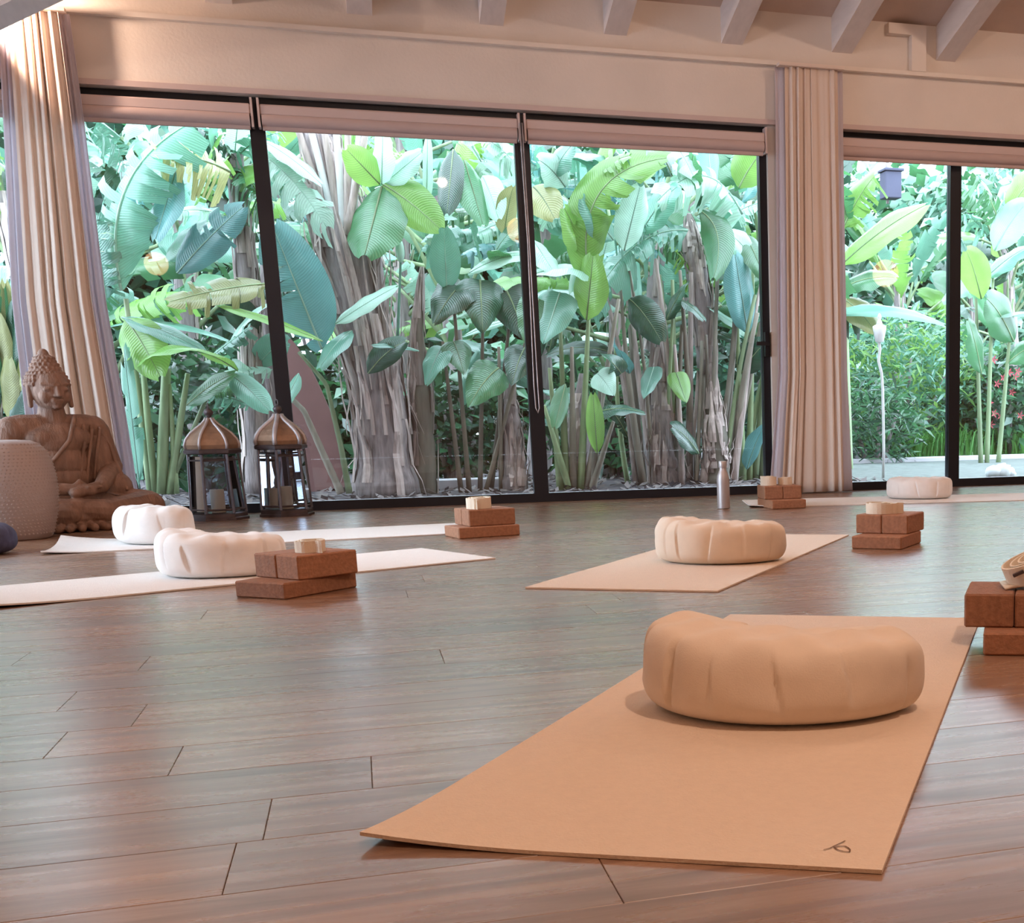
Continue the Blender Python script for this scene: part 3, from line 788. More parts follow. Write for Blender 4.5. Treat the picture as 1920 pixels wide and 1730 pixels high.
# ------------------------------------------------------------------ ceramic stool, dark cushion
t = thing('ceramic_stool', 'hobnailed barrel shaped ceramic stool before the Buddha at the left edge', 'stool', (-1.615, 7.05, 0))
prof = [(.150, 0), (.165, .008), (.178, .05), (.200, .13), (.212, .22), (.212, .29), (.203, .36), (.185, .42), (.155, .455), (.12, .470), (.06, .474), (.0, .474)]
m = MB(); m.lathe(prof, 48, cap=False); m.build('barrel', MT['ceramic'], t, True)
nub = MB()
def prof_r(z):
    for (ra, za), (rb, zb) in zip(prof, prof[1:]):
        if za <= z <= zb and zb > za: return ra + (rb - ra) * (z - za) / (zb - za)
    return .15
z = .03; row = 0
while z < .455:
    r_ = prof_r(z); n = int(2 * pi * r_ / .0185)
    for i in range(n):
        a = 2 * pi * (i + .5 * (row % 2)) / n
        if sin(a) > .55: continue
        c = Vector((r_ * cos(a), r_ * sin(a), z)); nn = Vector((cos(a), sin(a), 0)); tt = Vector((-sin(a), cos(a), 0)); up = Vector((0, 0, 1)); s_ = .0062
        nub.add([c + tt * s_, c + up * s_, c - tt * s_, c - up * s_, c + nn * .0048], [(0, 1, 4), (1, 2, 4), (2, 3, 4), (3, 0, 4)])
    z += .0162; row += 1
o = nub.build('hobnails', MT['ceramic'], t, True); o['kind'] = 'stuff'
v, f = cushion_mesh(77, H=.13, span=30, Rs=.12, hw=.15, he=.14)
o = MB().add(v, f).build('floor_cushion', MT['navy'], None, True, (-1.60, 6.29, .001), radians(-30)); tag(o, 'dark slate blue cushion at the very left edge before the ceramic stool', 'cushion')


# ------------------------------------------------------------------ Buddha
def buddha(loc, ang):
    t = thing('buddha_statue', 'carved brown wooden Buddha statue seated cross-legged by the curtain', 'statue', loc, ang)
    m = MB()
    # seat, legs
    m.ell((0, .03, .12), (.23, .17, .12)); m.ell((0, -.05, .09), (.30, .22, .075))
    for s in (-1, 1):
        m.cap((s * .12, .0, .13), (s * .40, -.14, .115), .115, .085)
        m.cap((s * .40, -.14, .110), (s * .10, -.30, .095), .088, .07)
        m.ell((s * .41, -.15, .105), (.085, .09, .085))
    m.cap((.10, -.30, .10), (-.17, -.27, .135), .068, .05)
    m.cap((-.10, -.29, .08), (.22, -.26, .085), .06, .05)
    m.ell((-.20, -.25, .15), (.07, .045, .035)); m.ell((.25, -.25, .11), (.06, .05, .04))
    # robe fan spread on the ground
    for i in range(9):
        a = radians(-50 + 100 * i / 8); m.cap((.10 * sin(a), -.24, .035), (.30 * sin(a), -.25 - .13 * cos(a), .018), .03, .022)
    # torso
    m.ell((0, .0, .27), (.165, .125, .15)); m.ell((0, -.01, .38), (.165, .12, .13)); m.ell((0, .0, .49), (.195, .13, .12))
    m.ell((-.08, -.06, .505), (.10, .06, .06)); m.ell((.08, -.06, .505), (.10, .06, .06))
    m.cap((-.17, .01, .565), (.17, .01, .565), .075, .075); m.cap((0, .015, .58), (0, .0, .69), .085, .062)
    for s in (-1, 1):
        m.ell((s * .215, .01, .55), (.075, .075, .08))
        m.cap((s * .235, .01, .54), (s * .285, -.01, .34), .066, .055); m.cap((s * .285, -.015, .335), (s * .13, -.21, .235), .055, .04)
    m.ell((.215, -.005, .37), (.085, .075, .21)); m.ell((.27, -.06, .22), (.09, .10, .09)); m.ell((-.22, .02, .36), (.045, .05, .16))
    # hands resting one over the other
    m.cap((-.13, -.21, .232), (.05, -.27, .215), .038, .03); m.cap((.13, -.21, .232), (-.04, -.275, .205), .036, .03)
    for i in range(4):
        m.cap((.03, -.285 + .018 * i, .232 - .004 * i), (.105, -.27 + .018 * i, .236), .0115, .009)
    m.cap((-.03, -.25, .245), (.005, -.245, .272), .012, .010); m.cap((.03, -.25, .245), (.002, -.245, .272), .012, .010)
    # head and face
    m.ell((0, -.012, .775), (.098, .108, .125)); m.ell((0, -.045, .715), (.068, .065, .055)); m.ell((0, -.085, .683), (.026, .024, .020))
    for s in (-1, 1):
        m.ell((s * .047, -.072, .735), (.036, .032, .04)); m.cap((s * .102, .0, .80), (s * .106, -.006, .685), .016, .013)
        m.cap((s * .014, -.112, .795), (s * .070, -.088, .802), .0105, .008)          # brow
        m.ell((s * .040, -.100, .772), (.027, .016, .012))                             # lowered lid
    m.cap((0, -.114, .792), (0, -.131, .742), .009, .015); m.ell((-.013, -.120, .738), (.010, .010, .008)); m.ell((.013, -.120, .738), (.010, .010, .008))
    m.cap((-.022, -.106, .713), (.022, -.108, .713), .0100, .0100); m.cap((-.016, -.103, .702), (.016, -.105, .699), .0100, .0100)
    body = m.build('body', MT['teak'], t, True)
    mo = body.modifiers.new('remesh', 'REMESH'); mo.mode = 'VOXEL'; mo.voxel_size = .0046; mo.use_smooth_shade = True
    sm = body.modifiers.new('smooth', 'SMOOTH'); sm.iterations = 2; sm.factor = .5
    # hair with curls and top knot
    h = MB(); h.ell((0, .012, .80), (.109, .112, .105)); h.ell((0, .012, .885), (.074, .074, .052)); h.ell((0, .012, .94), (.05, .05, .03)); h.ell((0, .012, .968), (.028, .028, .03))
    for i in range(7):
        th = radians(18 + 12 * i); n = max(6, int(30 * sin(th)))
        for j in range(n):
            a = 2 * pi * j / n + i * .4
            p = Vector((.109 * sin(th) * cos(a), .012 + .112 * sin(th) * sin(a), .80 + .105 * cos(th)))
            if p.y < -.05 and p.z < .848: continue
            h.ell(p, (.011, .011, .011), 6, 4)
    for i, (rr, zz) in enumerate(((.074, .872), (.074, .89), (.066, .91), (.055, .927), (.048, .945))):
        for j in range(16): a = 2 * pi * j / 16 + i * .2; h.ell((rr * cos(a), .012 + rr * sin(a), zz), (.0105, .0105, .010), 6, 4)
    hair = h.build('hair_cap', MT['teak'], t, True); mo = hair.modifiers.new('remesh', 'REMESH'); mo.mode = 'VOXEL'; mo.voxel_size = .0045; mo.use_smooth_shade = True
    cut = hair  # the hairline stays above the forehead
    for v in hair.data.vertices:
        if v.co.y < -.055 and v.co.z < .83: v.co.y = -.055
    # robe: diagonal hem, shoulder sash, sleeve folds
    rb = MB()
    rb.tube([(.10, -.045, .63), (.06, -.105, .57), (.02, -.134, .49), (-.05, -.130, .41), (-.11, -.105, .34), (-.15, -.06, .28)], [.012, .013, .013, .012, .012, .012], 8)
    for k, dx in enumerate((.035, .075, .12)):
        rb.tube([(.12 + dx * .9, -.02, .625 - dx * .4), (.09 + dx, -.09, .55), (.07 + dx, -.118 + dx * .3, .46), (.05 + dx, -.112 + dx * .3, .37), (.035 + dx, -.105 + dx * .3, .27)], [.009, .010, .010, .009, .008], 8)
    rb.tube([(.25, .05, .56), (.295, .0, .46), (.300, -.03, .36), (.32, -.07, .25), (.33, -.12, .19)], [.012, .013, .012, .012, .012], 8)
    rb.tube([(.22, -.045, .56), (.27, -.055, .46), (.285, -.065, .36), (.30, -.12, .26), (.29, -.16, .20)], [.010, .011, .011, .011, .010], 8)
    for s in (-1, 1):
        for k in range(3): rb.tube([(s * (.18 + .05 * k), -.10 - .03 * k, .20 - .012 * k), (s * (.28 + .04 * k), -.19, .165 - .01 * k), (s * (.30 + .05 * k), -.24 + .03 * k, .10)], .009, 8)
    o = rb.build('robe_folds', MT['teak'], t, True); mo = o.modifiers.new('remesh', 'REMESH'); mo.mode = 'VOXEL'; mo.voxel_size = .005; mo.use_smooth_shade = True
    return t


b_ = buddha((-1.50, 7.64, .004), radians(32)); b_.scale = (.93, .93, .93)


# ------------------------------------------------------------------ garden ground
struct(MB().box(-14, 16, YW + .2, 60, -.2, -.03).build('garden_ground', MT['soil']), 'dark leaf-littered garden soil')
struct(MB().box(-14, X0 - .2, -12, YW + .2, -.2, -.035).build('side_terrace', MT['paving']), 'stone terrace beside the room')
pv = struct(MB().box(-6, 9, YW + .07, 9.42, -.1, -.012).build('garden_terrace', MT['sub']), 'pale stone paving strip outside the windows')
x = -6.0; i = 0
while x < 9:
    w_ = .595; m = MB(); m.cbox(x, x + w_, YW + .08, 8.90, -.02, .004, .004); m.build('paving_slab', MT['paving'], pv)
    m = MB(); m.cbox(x - .3, x - .3 + w_, 8.91, 9.42, -.02, .004, .004); m.build('paving_slab', MT['paving'], pv); x += .605
struct(MB().box(4.0, 14, 9.42, 13.5, -.1, -.014).build('garden_path', MT['lawn']), 'short grey-green lawn strip outside the right window')
struct(MB().cbox(4.6, 14, 13.45, 13.62, -.05, .035, .01).build('path_edging', MT['paving']), 'pale stone edging before the grass border')
struct(MB().cbox(.55, 1.30, 10.9, 11.05, -.05, .06, .01).build('bed_edging', MT['paving']), 'short pale edging stone in the planting bed')

# ------------------------------------------------------------------ leaves
UPV = Vector((0, 0, 1)); CAMP = Vector((0, 0, CAM_H))


def bez(a, c, b, s): return a * ((1 - s) ** 2) + c * (2 * s * (1 - s)) + b * (s * s)


def leaf(plant, base, tip, W, mk, bow=.15, face=.55, fold=.35, tear=0.0, kind='paddle', seed=None, ctrl=None, droop=.24, n=13, rib=True, name='leaf'):
    """broad leaf from base to tip; W full width; face blends the blade normal between up and toward the house"""
    r = random.Random(seed if seed is not None else rnd.random())
    o0 = plant.location
    base = Vector(base); tip = Vector(tip); L = (tip - base).length
    c = Vector(ctrl) if ctrl is not None else (base + tip) / 2 + UPV * (bow * L)
    c = c * 2 - (base + tip) / 2 if ctrl is not None else c
    face *= .82; fold += .12
    toc = Vector((-.15, -1, .1)).normalized()
    nref = (UPV * (1 - face) + toc * face + Vector((r.uniform(-.6, .6), 0, r.uniform(-.25, .35)))).normalized()
    m = MB(); ns = n if not tear else n + 7
    if kind == 'heart': prof = lambda s: max(0.02, (math.sin(pi * min(1, s * .86 + .14) ** .62)) ** .75)
    elif kind == 'strap': prof = lambda s: max(.02, (1 - s) ** .6 * min(1, .45 + s * 5))
    else: prof = lambda s: max(.02, (math.sin(pi * (s * .97 + .012) ** .85)) ** .55)
    P = [bez(base, c, tip, i / ns) for i in range(ns + 1)]
    T = [(P[min(i + 1, ns)] - P[max(i - 1, 0)]).normalized() for i in range(ns + 1)]
    fr = []
    for i in range(ns + 1):
        S = T[i].cross(nref)
        if S.length < .05: S = T[i].cross(Vector((1, 0, 0)))
        S.normalize(); N = S.cross(T[i]).normalized()
        if N.dot(nref) < 0: N = -N
        fr.append((S, N))
    LUV = []; wav = (r.uniform(9, 20), r.uniform(0, 6))
    def pt(i, side, k, off=0.0, dr=0.0, sh=0.0):
        S, N = fr[i]; w_ = W / 2 * prof(i / ns) * (k / 3.0); kk = k / 3.0
        fo = fold + dr
        q = P[i] + S * (side * w_ * cos(fo * kk)) + N * (w_ * sin(fold) * 1.0 - W * droop * 1.2 * kk * kk * prof(i / ns) - W * dr * kk * kk * .5)
        q = q + N * (W * .035 * kk * kk * sin(i / ns * wav[0] + wav[1] + side))
        return q + T[i] * (sh * kk * kk) + Vector((0, 0, -dr * W * .35 * kk * kk))
    for side in (-1, 1):
        i = 0
        while i < ns:
            j = i + 1
            if tear:
                j = min(ns, i + r.choice((1, 1, 2)))
            torn = r.random() < tear
            dr = r.uniform(-.2, .9) if torn else 0; sh = r.uniform(.0, .10) * L if torn else (.05 * L)
            gap = (.35 if torn else 0)
            rows = []
            for s_ in range(i, j + 1):
                rows.append([pt(s_, side, k, 0, dr, sh) for k in range(4)])
            if torn and len(rows) >= 2:
                for k in (1, 2, 3):
                    g = gap * (k / 3.0) ** 2 * .7
                    a, b = rows[0][k], rows[-1][k]; rows[-1][k] = b.lerp(a, g * r.uniform(.4, 1))
            v = [q - o0 for row in rows for q in row]; f = []
            for a in range(len(rows) - 1):
                for k in range(3):
                    q = (a * 4 + k, a * 4 + k + 1, a * 4 + 5 + k, a * 4 + 4 + k); f.append(q if side > 0 else q[::-1])
            LUV += [((i + a) / ns * L * 2.2 - k * .05, k / 3.0, 0) for a in range(len(rows)) for k in range(4)]
            m.add(v, f); i = j
    idx = {}; nv = []; nl = []; mp_ = []
    for q, uv in zip(m.v, LUV):
        k = (round(q[0], 4), round(q[1], 4), round(q[2], 4))
        if k not in idx: idx[k] = len(nv); nv.append(q); nl.append(uv)
        mp_.append(idx[k])
    m.v = nv; nf = [tuple(dict.fromkeys(mp_[a] for a in q)) for q in m.f]; m.f = [q for q in nf if len(q) > 2]; m.mi = [0] * len(m.f)
    lo = m.build(name, MT[mk], plant, True)
    at_ = lo.data.attributes.new('luv', 'FLOAT_VECTOR', 'POINT'); at_.data.foreach_set('vector', [c_ for uv in nl for c_ in uv])
    if rib:
        mr = MB(); rr = max(.005, W * .022)
        mr.tube([p - o0 + fr[i][1] * (rr * .3) for i, p in enumerate(P)], [rr * (1 - .8 * i / ns) for i in range(ns + 1)], 5); mr.build('midrib', MT['stem'] if mk not in ('pale', 'blue', 'teal') else MT['pale'], lo, True)
    return lo


def stalk(plant, a, b, r0, r1, mk='stem', bow=(0, 0, 0), name='stalk', n=7):
    a = Vector(a); b = Vector(b); c = (a + b) / 2 + Vector(bow); m = MB()
    m.tube([bez(a, c, b, i / n) - plant.location for i in range(n + 1)], [r0 + (r1 - r0) * i / n for i in range(n + 1)], 7)
    return m.build(name, MT[mk], plant, True)


def trunk(plant, pts, rad, mk='bark', name='trunk', seed=1, strips=0, smk='sheath'):
    r = random.Random(seed); pts = [Vector(p) for p in pts]; n = 26; Q = []; RR = []
    for i in range(n + 1):
        t_ = i / n * (len(pts) - 1); k = min(int(t_), len(pts) - 2); u = t_ - k
        Q.append(pts[k].lerp(pts[k + 1], u) - plant.location); RR.append((rad[k] + (rad[k + 1] - rad[k]) * u) * (1 + .08 * r.uniform(-1, 1)))
    m = MB(); m.tube(Q, RR, 14); m.build(name, MT[mk], plant, True)
    for s in range(strips):      # hanging dry sheaths, pointed strips that stand off the trunk
        k = r.randint(0, n - 5); a = r.uniform(pi * .95, pi * 2.05); out = Vector((cos(a), sin(a), 0)); wd = Vector((-sin(a), cos(a), 0)); L = r.randint(4, 9); ww = r.uniform(.012, .04)
        up = r.random() < .75; v = []; f = []
        for q in range(6):
            kk = min(n, k + (q / 5 * L)); i0 = int(kk); c = Q[i0].lerp(Q[min(n, i0 + 1)], kk - i0); rr = RR[i0]; e = (q / 5)
            lift = 1.0 + (.5 * e * e if up else .35 * (1 - e) ** 2) * r.uniform(.6, 1.6)
            hw = ww * (1 - e ** 1.5 * .9 if up else .15 + .85 * e)
            v += [c + out * (rr * lift) - wd * hw, c + out * (rr * lift + hw * .35), c + out * (rr * lift) + wd * hw]
        for q in range(5): f += [(3 * q, 3 * q + 1, 3 * q + 4, 3 * q + 3), (3 * q + 1, 3 * q + 2, 3 * q + 5, 3 * q + 4)]
        MB().add(v, f).build('dry_sheath', MT[smk], plant)


def plant(name, label, cat, px, py, Y, group=None):
    p = at(px, py, Y); p.z = -.03
    return thing(name, label, cat, p, 0, group)


G1 = 'broad leaved jungle plants outside the windows'
# --- banana clump at the left window
Y = 9.95
p1 = plant('banana_plant', 'bright green banana plant behind the left lantern and curtain', 'plant', 300, 905, Y, G1)
for a, b, r0, r1 in (((290, 925), (268, 690), .032, .018), ((302, 925), (312, 690), .042, .030), ((318, 925), (352, 700), .034, .016), ((312, 925), (400, 715), .022, .012), ((284, 925), (236, 560), .030, .016), ((330, 925), (318, 720), .024, .012)):
    stalk(p1, at(*a, Y), at(*b, Y - .05), r0, r1, name='pseudostem')
for b, t_, W, mk, kw in (
    ((228, 545), (375, 222), .52, 'teal', dict(ctrl=at(238, 350, Y - .2), tear=.75, fold=.2, face=.8)),
    ((432, 322), (296, 292), .40, 'yellow', dict(tear=.8, face=.5)),
    ((330, 320), (292, 448), .30, 'blue', dict(bow=0, face=.9)),
    ((332, 512), (455, 388), .30, 'blue', dict(bow=.05, face=.8, tear=.2)),
    ((605, 640), (415, 574), .16, 'bright', dict(bow=.06, face=.5)),
    ((445, 695), (262, 682), .30, 'bright', dict(ctrl=at(350, 655, Y - .3), face=.35, fold=.5)),
    ((236, 598), (300, 705), .36, 'bright', dict(bow=.1, face=.9)),
    ((228, 595), (378, 655), .20, 'teal', dict(bow=.08, face=.4)),
    ((500, 532), (318, 566), .34, 'yellow', dict(bow=.05, face=.8, tear=.35)),
    ((262, 915), (232, 650), .15, 'teal', dict(bow=0, face=.7, tear=.3)),
    ((200, 560), (175, 395), .30, 'teal', dict(bow=0, face=.8, tear=.4)),
    ((430, 700), (505, 770), .22, 'teal', dict(bow=.1, face=.7)),
    ((350, 760), (440, 700), .20, 'mid', dict(bow=.1, face=.7))):
    leaf(p1, at(*b, Y - .1), at(*t_, Y - .25), W, mk, **kw)

# --- grey trunk behind
Y = 10.6
p2 = plant('strelitzia_tree', 'slim grey fibrous trunk between the two lanterns', 'tree', 478, 905, Y, G1)
trunk(p2, [at(482, 925, Y), at(476, 720, Y), at(462, 520, Y), at(440, 290, Y)], [.10, .085, .075, .06], seed=4, strips=30)
trunk(p2, [at(510, 925, Y + .2), at(505, 700, Y + .2), at(500, 480, Y + .2)], [.07, .06, .05], name='trunk', seed=9, strips=6)
for b, t_, W, mk, kw in (((440, 300), (520, 250), .35, 'teal', dict(tear=.5)), ((440, 300), (370, 240), .3, 'dark', dict(tear=.4)), ((440, 300), (450, 215), .3, 'pale', {}), ((460, 420), (410, 470), .22, 'dark', {}), ((480, 640), (430, 560), .25, 'dark', dict(face=.8)), ((480, 690), (540, 640), .25, 'teal', dict(face=.8)), ((440, 310), (500, 390), .34, 'mid', dict(tear=.6, face=.8))):
    leaf(p2, at(*b, Y), at(*t_, Y - .3), W, mk, **kw)

# --- big leaning trunk with the fan crown
Y = 10.35
p3 = plant('strelitzia_tree', 'thick leaning strelitzia trunk with pale fan of stalks in the middle window', 'tree', 720, 915, Y, G1)
trunk(p3, [at(725, 930, Y), at(712, 780, Y), at(690, 640, Y), at(655, 480, Y), at(618, 340, Y), at(592, 240, Y)], [.24, .20, .20, .21, .17, .10], seed=2, strips=110)
trunk(p3, [at(795, 930, Y + .15), at(790, 760, Y + .1), at(782, 620, Y + .1), at(790, 500, Y + .1)], [.10, .085, .05, .012], mk='brown_stem', seed=5, strips=26)
trunk(p3, [at(640, 925, Y - .2), at(610, 860, Y - .2), at(570, 770, Y - .15), at(530, 730, Y - .1)], [.03, .025, .02, .015], mk='brown_stem', seed=6)
trunk(p3, [at(655, 925, Y - .2), at(640, 840, Y - .2), at(612, 720, Y - .15), at(560, 660, Y - .1)], [.025, .02, .016, .012], mk='stem', seed=8)
for k, (bx, tx) in enumerate(((628, 552), (634, 578), (640, 604), (646, 628), (652, 652), (658, 676), (650, 690))):
    stalk(p3, at(bx, 440, Y - .12 - .02 * k), at(tx, 225, Y - .2 - .02 * k), .032, .022, 'pole' if k % 2 else 'sheath', name='leaf_stalk')
for b, t_, W, mk, kw in (
    ((716, 350), (684, 478), .46, 'mid', dict(bow=0, face=.95, fold=.15)),
    ((718, 345), (824, 428), .34, 'bright', dict(bow=.08, face=.8)),
    ((716, 345), (718, 246), .24, 'pale', dict(bow=0, face=.9)),
    ((712, 345), (650, 280), .26, 'bright', dict(bow=0, face=.95)),
    ((722, 342), (790, 286), .24, 'pale', dict(bow=0, face=.9)),
    ((800, 385), (802, 255), .11, 'pale', dict(bow=0, face=.9)),
    ((604, 655), (512, 425), .46, 'blue', dict(bow=.0, face=.95, fold=.15, tear=.12)),
    ((485, 285), (612, 425), .40, 'pale', dict(bow=.2, face=.6, tear=.9)),
    ((488, 262), (602, 345), .20, 'pale', dict(bow=.1, face=.6)),
    ((628, 608), (742, 538), .17, 'pale', dict(bow=.04, face=.6)),
    ((785, 658), (700, 648), .10, 'teal', dict(bow=.1, face=.4)),
    ((560, 700), (528, 770), .16, 'teal', dict(bow=0, face=.8)),
    ((690, 700), (760, 640), .2, 'dark', dict(face=.8)),
    ((660, 620), (600, 690), .24, 'teal', dict(face=.8))):
    leaf(p3, at(*b, Y - .3), at(*t_, Y - .5), W, mk, **kw)
# pale pointed bud on a stem
bud = stalk(p3, at(745, 640, Y - .3), at(752, 470, Y - .35), .012, .008, 'teal', name='flower_stalk')
m = MB(); c = at(750, 470, Y - .35) - p3.location; m.ell(c, (.032, .032, .085), 10, 8); m.build('flower_bud', MT['pale'], p3, True)

# --- elephant ear plant
Y = 10.5
p4 = plant('elephant_ear_plant', 'dark elephant ear plant left of the bead chain', 'plant', 900, 900, Y, G1)
for a, b in (((880, 925), (850, 560)), ((900, 925), (905, 610)), ((920, 925), (960, 560)), ((940, 925), (935, 650)), ((865, 925), (830, 640)), ((910, 925), (985, 640))):
    stalk(p4, at(*a, Y), at(*b, Y - .2), .022, .012, 'brown_stem', name='leaf_stalk')
trunk(p4, [at(965, 930, Y), at(958, 800, Y), at(955, 690, Y)], [.10, .085, .02], seed=14, strips=30)
for b, t_, W, mk, kw in (
    ((838, 545), (832, 428), .26, 'teal', dict(bow=0, face=.9)), ((880, 512), (990, 478), .20, 'pale', dict(bow=.15, face=.5)),
    ((870, 530), (815, 605), .38, 'dark', dict(kind='heart', face=.85)), ((900, 525), (905, 620), .42, 'dark', dict(kind='heart', face=.85)),
    ((950, 545), (985, 635), .40, 'dark', dict(kind='heart', face=.85)), ((960, 500), (920, 470), .22, 'mid', {}),
    ((870, 300), (905, 420), .30, 'mid', dict(bow=0, face=.8)), ((850, 280), (838, 400), .24, 'dark', dict(bow=0, face=.9)),
    ((905, 330), (935, 410), .26, 'pale', dict(face=.8)), ((900, 490), (885, 420), .2, 'teal', {}), ((930, 470), (975, 420), .24, 'teal', dict(face=.8)),
    ((935, 690), (880, 760), .36, 'mid', dict(kind='heart', face=.8)), ((830, 650), (800, 720), .26, 'teal', dict(kind='heart', face=.8)),
    ((850, 640), (870, 700), .26, 'mid', dict(kind='heart', face=.7)), ((985, 650), (960, 720), .3, 'dark', dict(kind='heart', face=.8)),
    ((905, 260), (960, 300), .25, 'pale', dict(tear=.3)), ((960, 330), (930, 260), .22, 'pale', {}), ((945, 440), (962, 350), .26, 'yellow', dict(face=.8))):
    leaf(p4, at(*b, Y - .2), at(*t_, Y - .35), W, mk, **kw)

# --- clump right of the bead chain
Y = 10.3
p5 = plant('elephant_ear_plant', 'light green elephant ear plant right of the bead chain', 'plant', 1080, 905, Y, G1)
for k, (a, b) in enumerate((((1062, 928), (1050, 600)), ((1075, 928), (1072, 650)), ((1088, 928), (1105, 560)), ((1098, 928), (1160, 560)), ((1052, 928), (1030, 690)), ((1110, 928), (1128, 700)), ((1070, 928), (1020, 760)), ((1105, 928), (1150, 790)))):
    stalk(p5, at(*a, Y), at(*b, Y - .2), .035, .014, 'brown_stem' if k % 2 else 'stem', name='leaf_stalk')
trunk(p5, [at(1085, 932, Y + .1), at(1086, 820, Y + .1), at(1090, 700, Y + .1)], [.12, .10, .02], seed=16, strips=30)
stalk(p5, at(1102, 600, Y - .2), at(1128, 400, Y - .3), .014, .012, 'stem', name='leaf_stalk')
for b, t_, W, mk, kw in (
    ((1098, 512), (992, 520), .36, 'pale', dict(kind='heart', bow=.2, face=.6)), ((1050, 548), (1020, 640), .36, 'teal', dict(kind='heart', bow=0, face=.9)),
    ((1010, 560), (985, 640), .3, 'mid', dict(kind='heart', bow=0, face=.9)), ((1100, 470), (1058, 390), .34, 'bright', dict(bow=0, face=.9)),
    ((1100, 600), (1112, 480), .34, 'bright', dict(bow=0, face=.9)), ((1110, 545), (1250, 296), .40, 'bright', dict(ctrl=at(1118, 372, Y - .4), tear=.45, face=.75)),
    ((1150, 450), (1092, 372), .34, 'teal', dict(bow=0, face=.9)), ((1170, 470), (1200, 350), .32, 'pale', dict(bow=0, face=.9)),
    ((1100, 340), (1180, 292), .3, 'bright', dict(face=.6, tear=.3)), ((1000, 450), (1045, 520), .26, 'pale', dict(bow=0, face=.9)),
    ((1060, 350), (1010, 300), .3, 'pale', dict(face=.7)), ((1035, 330), (1075, 270), .3, 'teal', dict(face=.7)), ((1000, 350), (1040, 410), .3, 'yellow', dict(face=.8)),
    ((1060, 720), (1040, 800), .16, 'mid', dict(bow=0, face=.9)), ((1120, 850), (1112, 740), .16, 'bright', dict(bow=0, face=.9)), ((1120, 700), (1150, 740), .24, 'pale', dict(kind='heart', face=.8)),
    ((1130, 770), (1208, 775), .26, 'dark', dict(kind='heart', face=.5)), ((1165, 700), (1120, 660), .2, 'dark', dict(kind='heart'))):
    leaf(p5, at(*b, Y - .25), at(*t_, Y - .4), W, mk, **kw)

# --- stem thicket in the third window
Y = 10.7
p6 = plant('strelitzia_clump', 'thicket of grey brown strelitzia stems in the third window', 'plant', 1250, 895, Y, G1)
for k in range(30):
    bx = 1185 + 7 * k + rnd.uniform(-6, 6); tx = 1140 + 10.5 * k + rnd.uniform(-40, 40); ty = rnd.uniform(480, 650)
    stalk(p6, at(bx, 920, Y + rnd.uniform(-.2, .3)), at(tx, ty, Y + rnd.uniform(-.3, .4)), rnd.uniform(.02, .045), rnd.uniform(.010, .018), rnd.choice(('brown_stem', 'brown_stem', 'stem', 'sheath')), (rnd.uniform(-.1, .1), 0, 0), 'leaf_stalk')
trunk(p6, [at(1250, 925, Y), at(1240, 780, Y), at(1235, 640, Y)], [.17, .12, .02], seed=21, strips=40)
trunk(p6, [at(1345, 925, Y - .1), at(1342, 820, Y - .1), at(1335, 680, Y)], [.13, .10, .02], seed=22, strips=36, mk='brown_stem')
trunk(p6, [at(1322, 700, Y + .2), at(1318, 590, Y + .15), at(1300, 470, Y + .1), at(1290, 400, Y + .1)], [.06, .10, .09, .015], seed=23, strips=36)
for b, t_, W, mk, kw in (
    ((1308, 392), (1338, 520), .27, 'mid', dict(ctrl=at(1345, 440, Y - .3), face=.9, fold=.1)), ((1392, 402), (1232, 378), .44, 'pale', dict(ctrl=at(1320, 330, Y - .3), tear=.9, face=.45)),
    ((1290, 432), (1108, 572), .40, 'teal', dict(ctrl=at(1190, 462, Y - .3), tear=.8, face=.5)), ((1250, 600), (1290, 530), .24, 'dark', {}),
    ((1268, 698), (1286, 752), .21, 'bright', dict(kind='heart', bow=0, face=.95)), ((1226, 688), (1208, 745), .20, 'teal', dict(kind='heart', bow=0, face=.9)),
    ((1180, 560), (1240, 640), .3, 'dark', dict(face=.8)), ((1270, 560), (1320, 600), .26, 'dark', dict(face=.6)), ((1200, 440), (1270, 350), .34, 'teal', dict(face=.8)),
    ((1260, 330), (1220, 262), .34, 'dark', dict(face=.8)), ((1290, 360), (1300, 290), .3, 'mid', dict(face=.8)), ((1180, 700), (1150, 640), .22, 'blue', {}),
    ((1310, 850), (1260, 800), .26, 'dark', dict(face=.7)), ((1210, 420), (1150, 440), .3, 'teal', dict(tear=.5)), ((1250, 250), (1300, 330), .3, 'pale', dict(tear=.4))):
    leaf(p6, at(*b, Y - .25), at(*t_, Y - .45), W, mk, **kw)

# --- plant at the right of the third window
Y = 10.9
p7 = plant('strelitzia_clump', 'bluish strelitzia leaves just left of the right curtain', 'plant', 1405, 890, Y, G1)
for a, b in (((1395, 915), (1380, 560)), ((1405, 915), (1412, 500)), ((1415, 915), (1440, 600)), ((1425, 915), (1470, 520))):
    stalk(p7, at(*a, Y), at(*b, Y - .1), .035, .014, 'stem', name='leaf_stalk')
for b, t_, W, mk, kw in (((1402, 625), (1378, 478), .36, 'blue', dict(bow=0, face=.9)), ((1395, 440), (1432, 520), .3, 'mid', dict(face=.9)), ((1385, 352), (1432, 282), .36, 'bright', dict(face=.8)),
    ((1380, 400), (1440, 380), .3, 'pale', dict(tear=.5)), ((1400, 880), (1432, 800), .26, 'blue', dict(face=.9)), ((1390, 700), (1440, 640), .3, 'dark', dict(face=.8)), ((1470, 520), (1500, 380), .4, 'teal', dict(tear=.3)), ((1420, 500), (1370, 440), .28, 'pale', dict(face=.8))):
    leaf(p7, at(*b, Y - .2), at(*t_, Y - .35), W, mk, **kw)

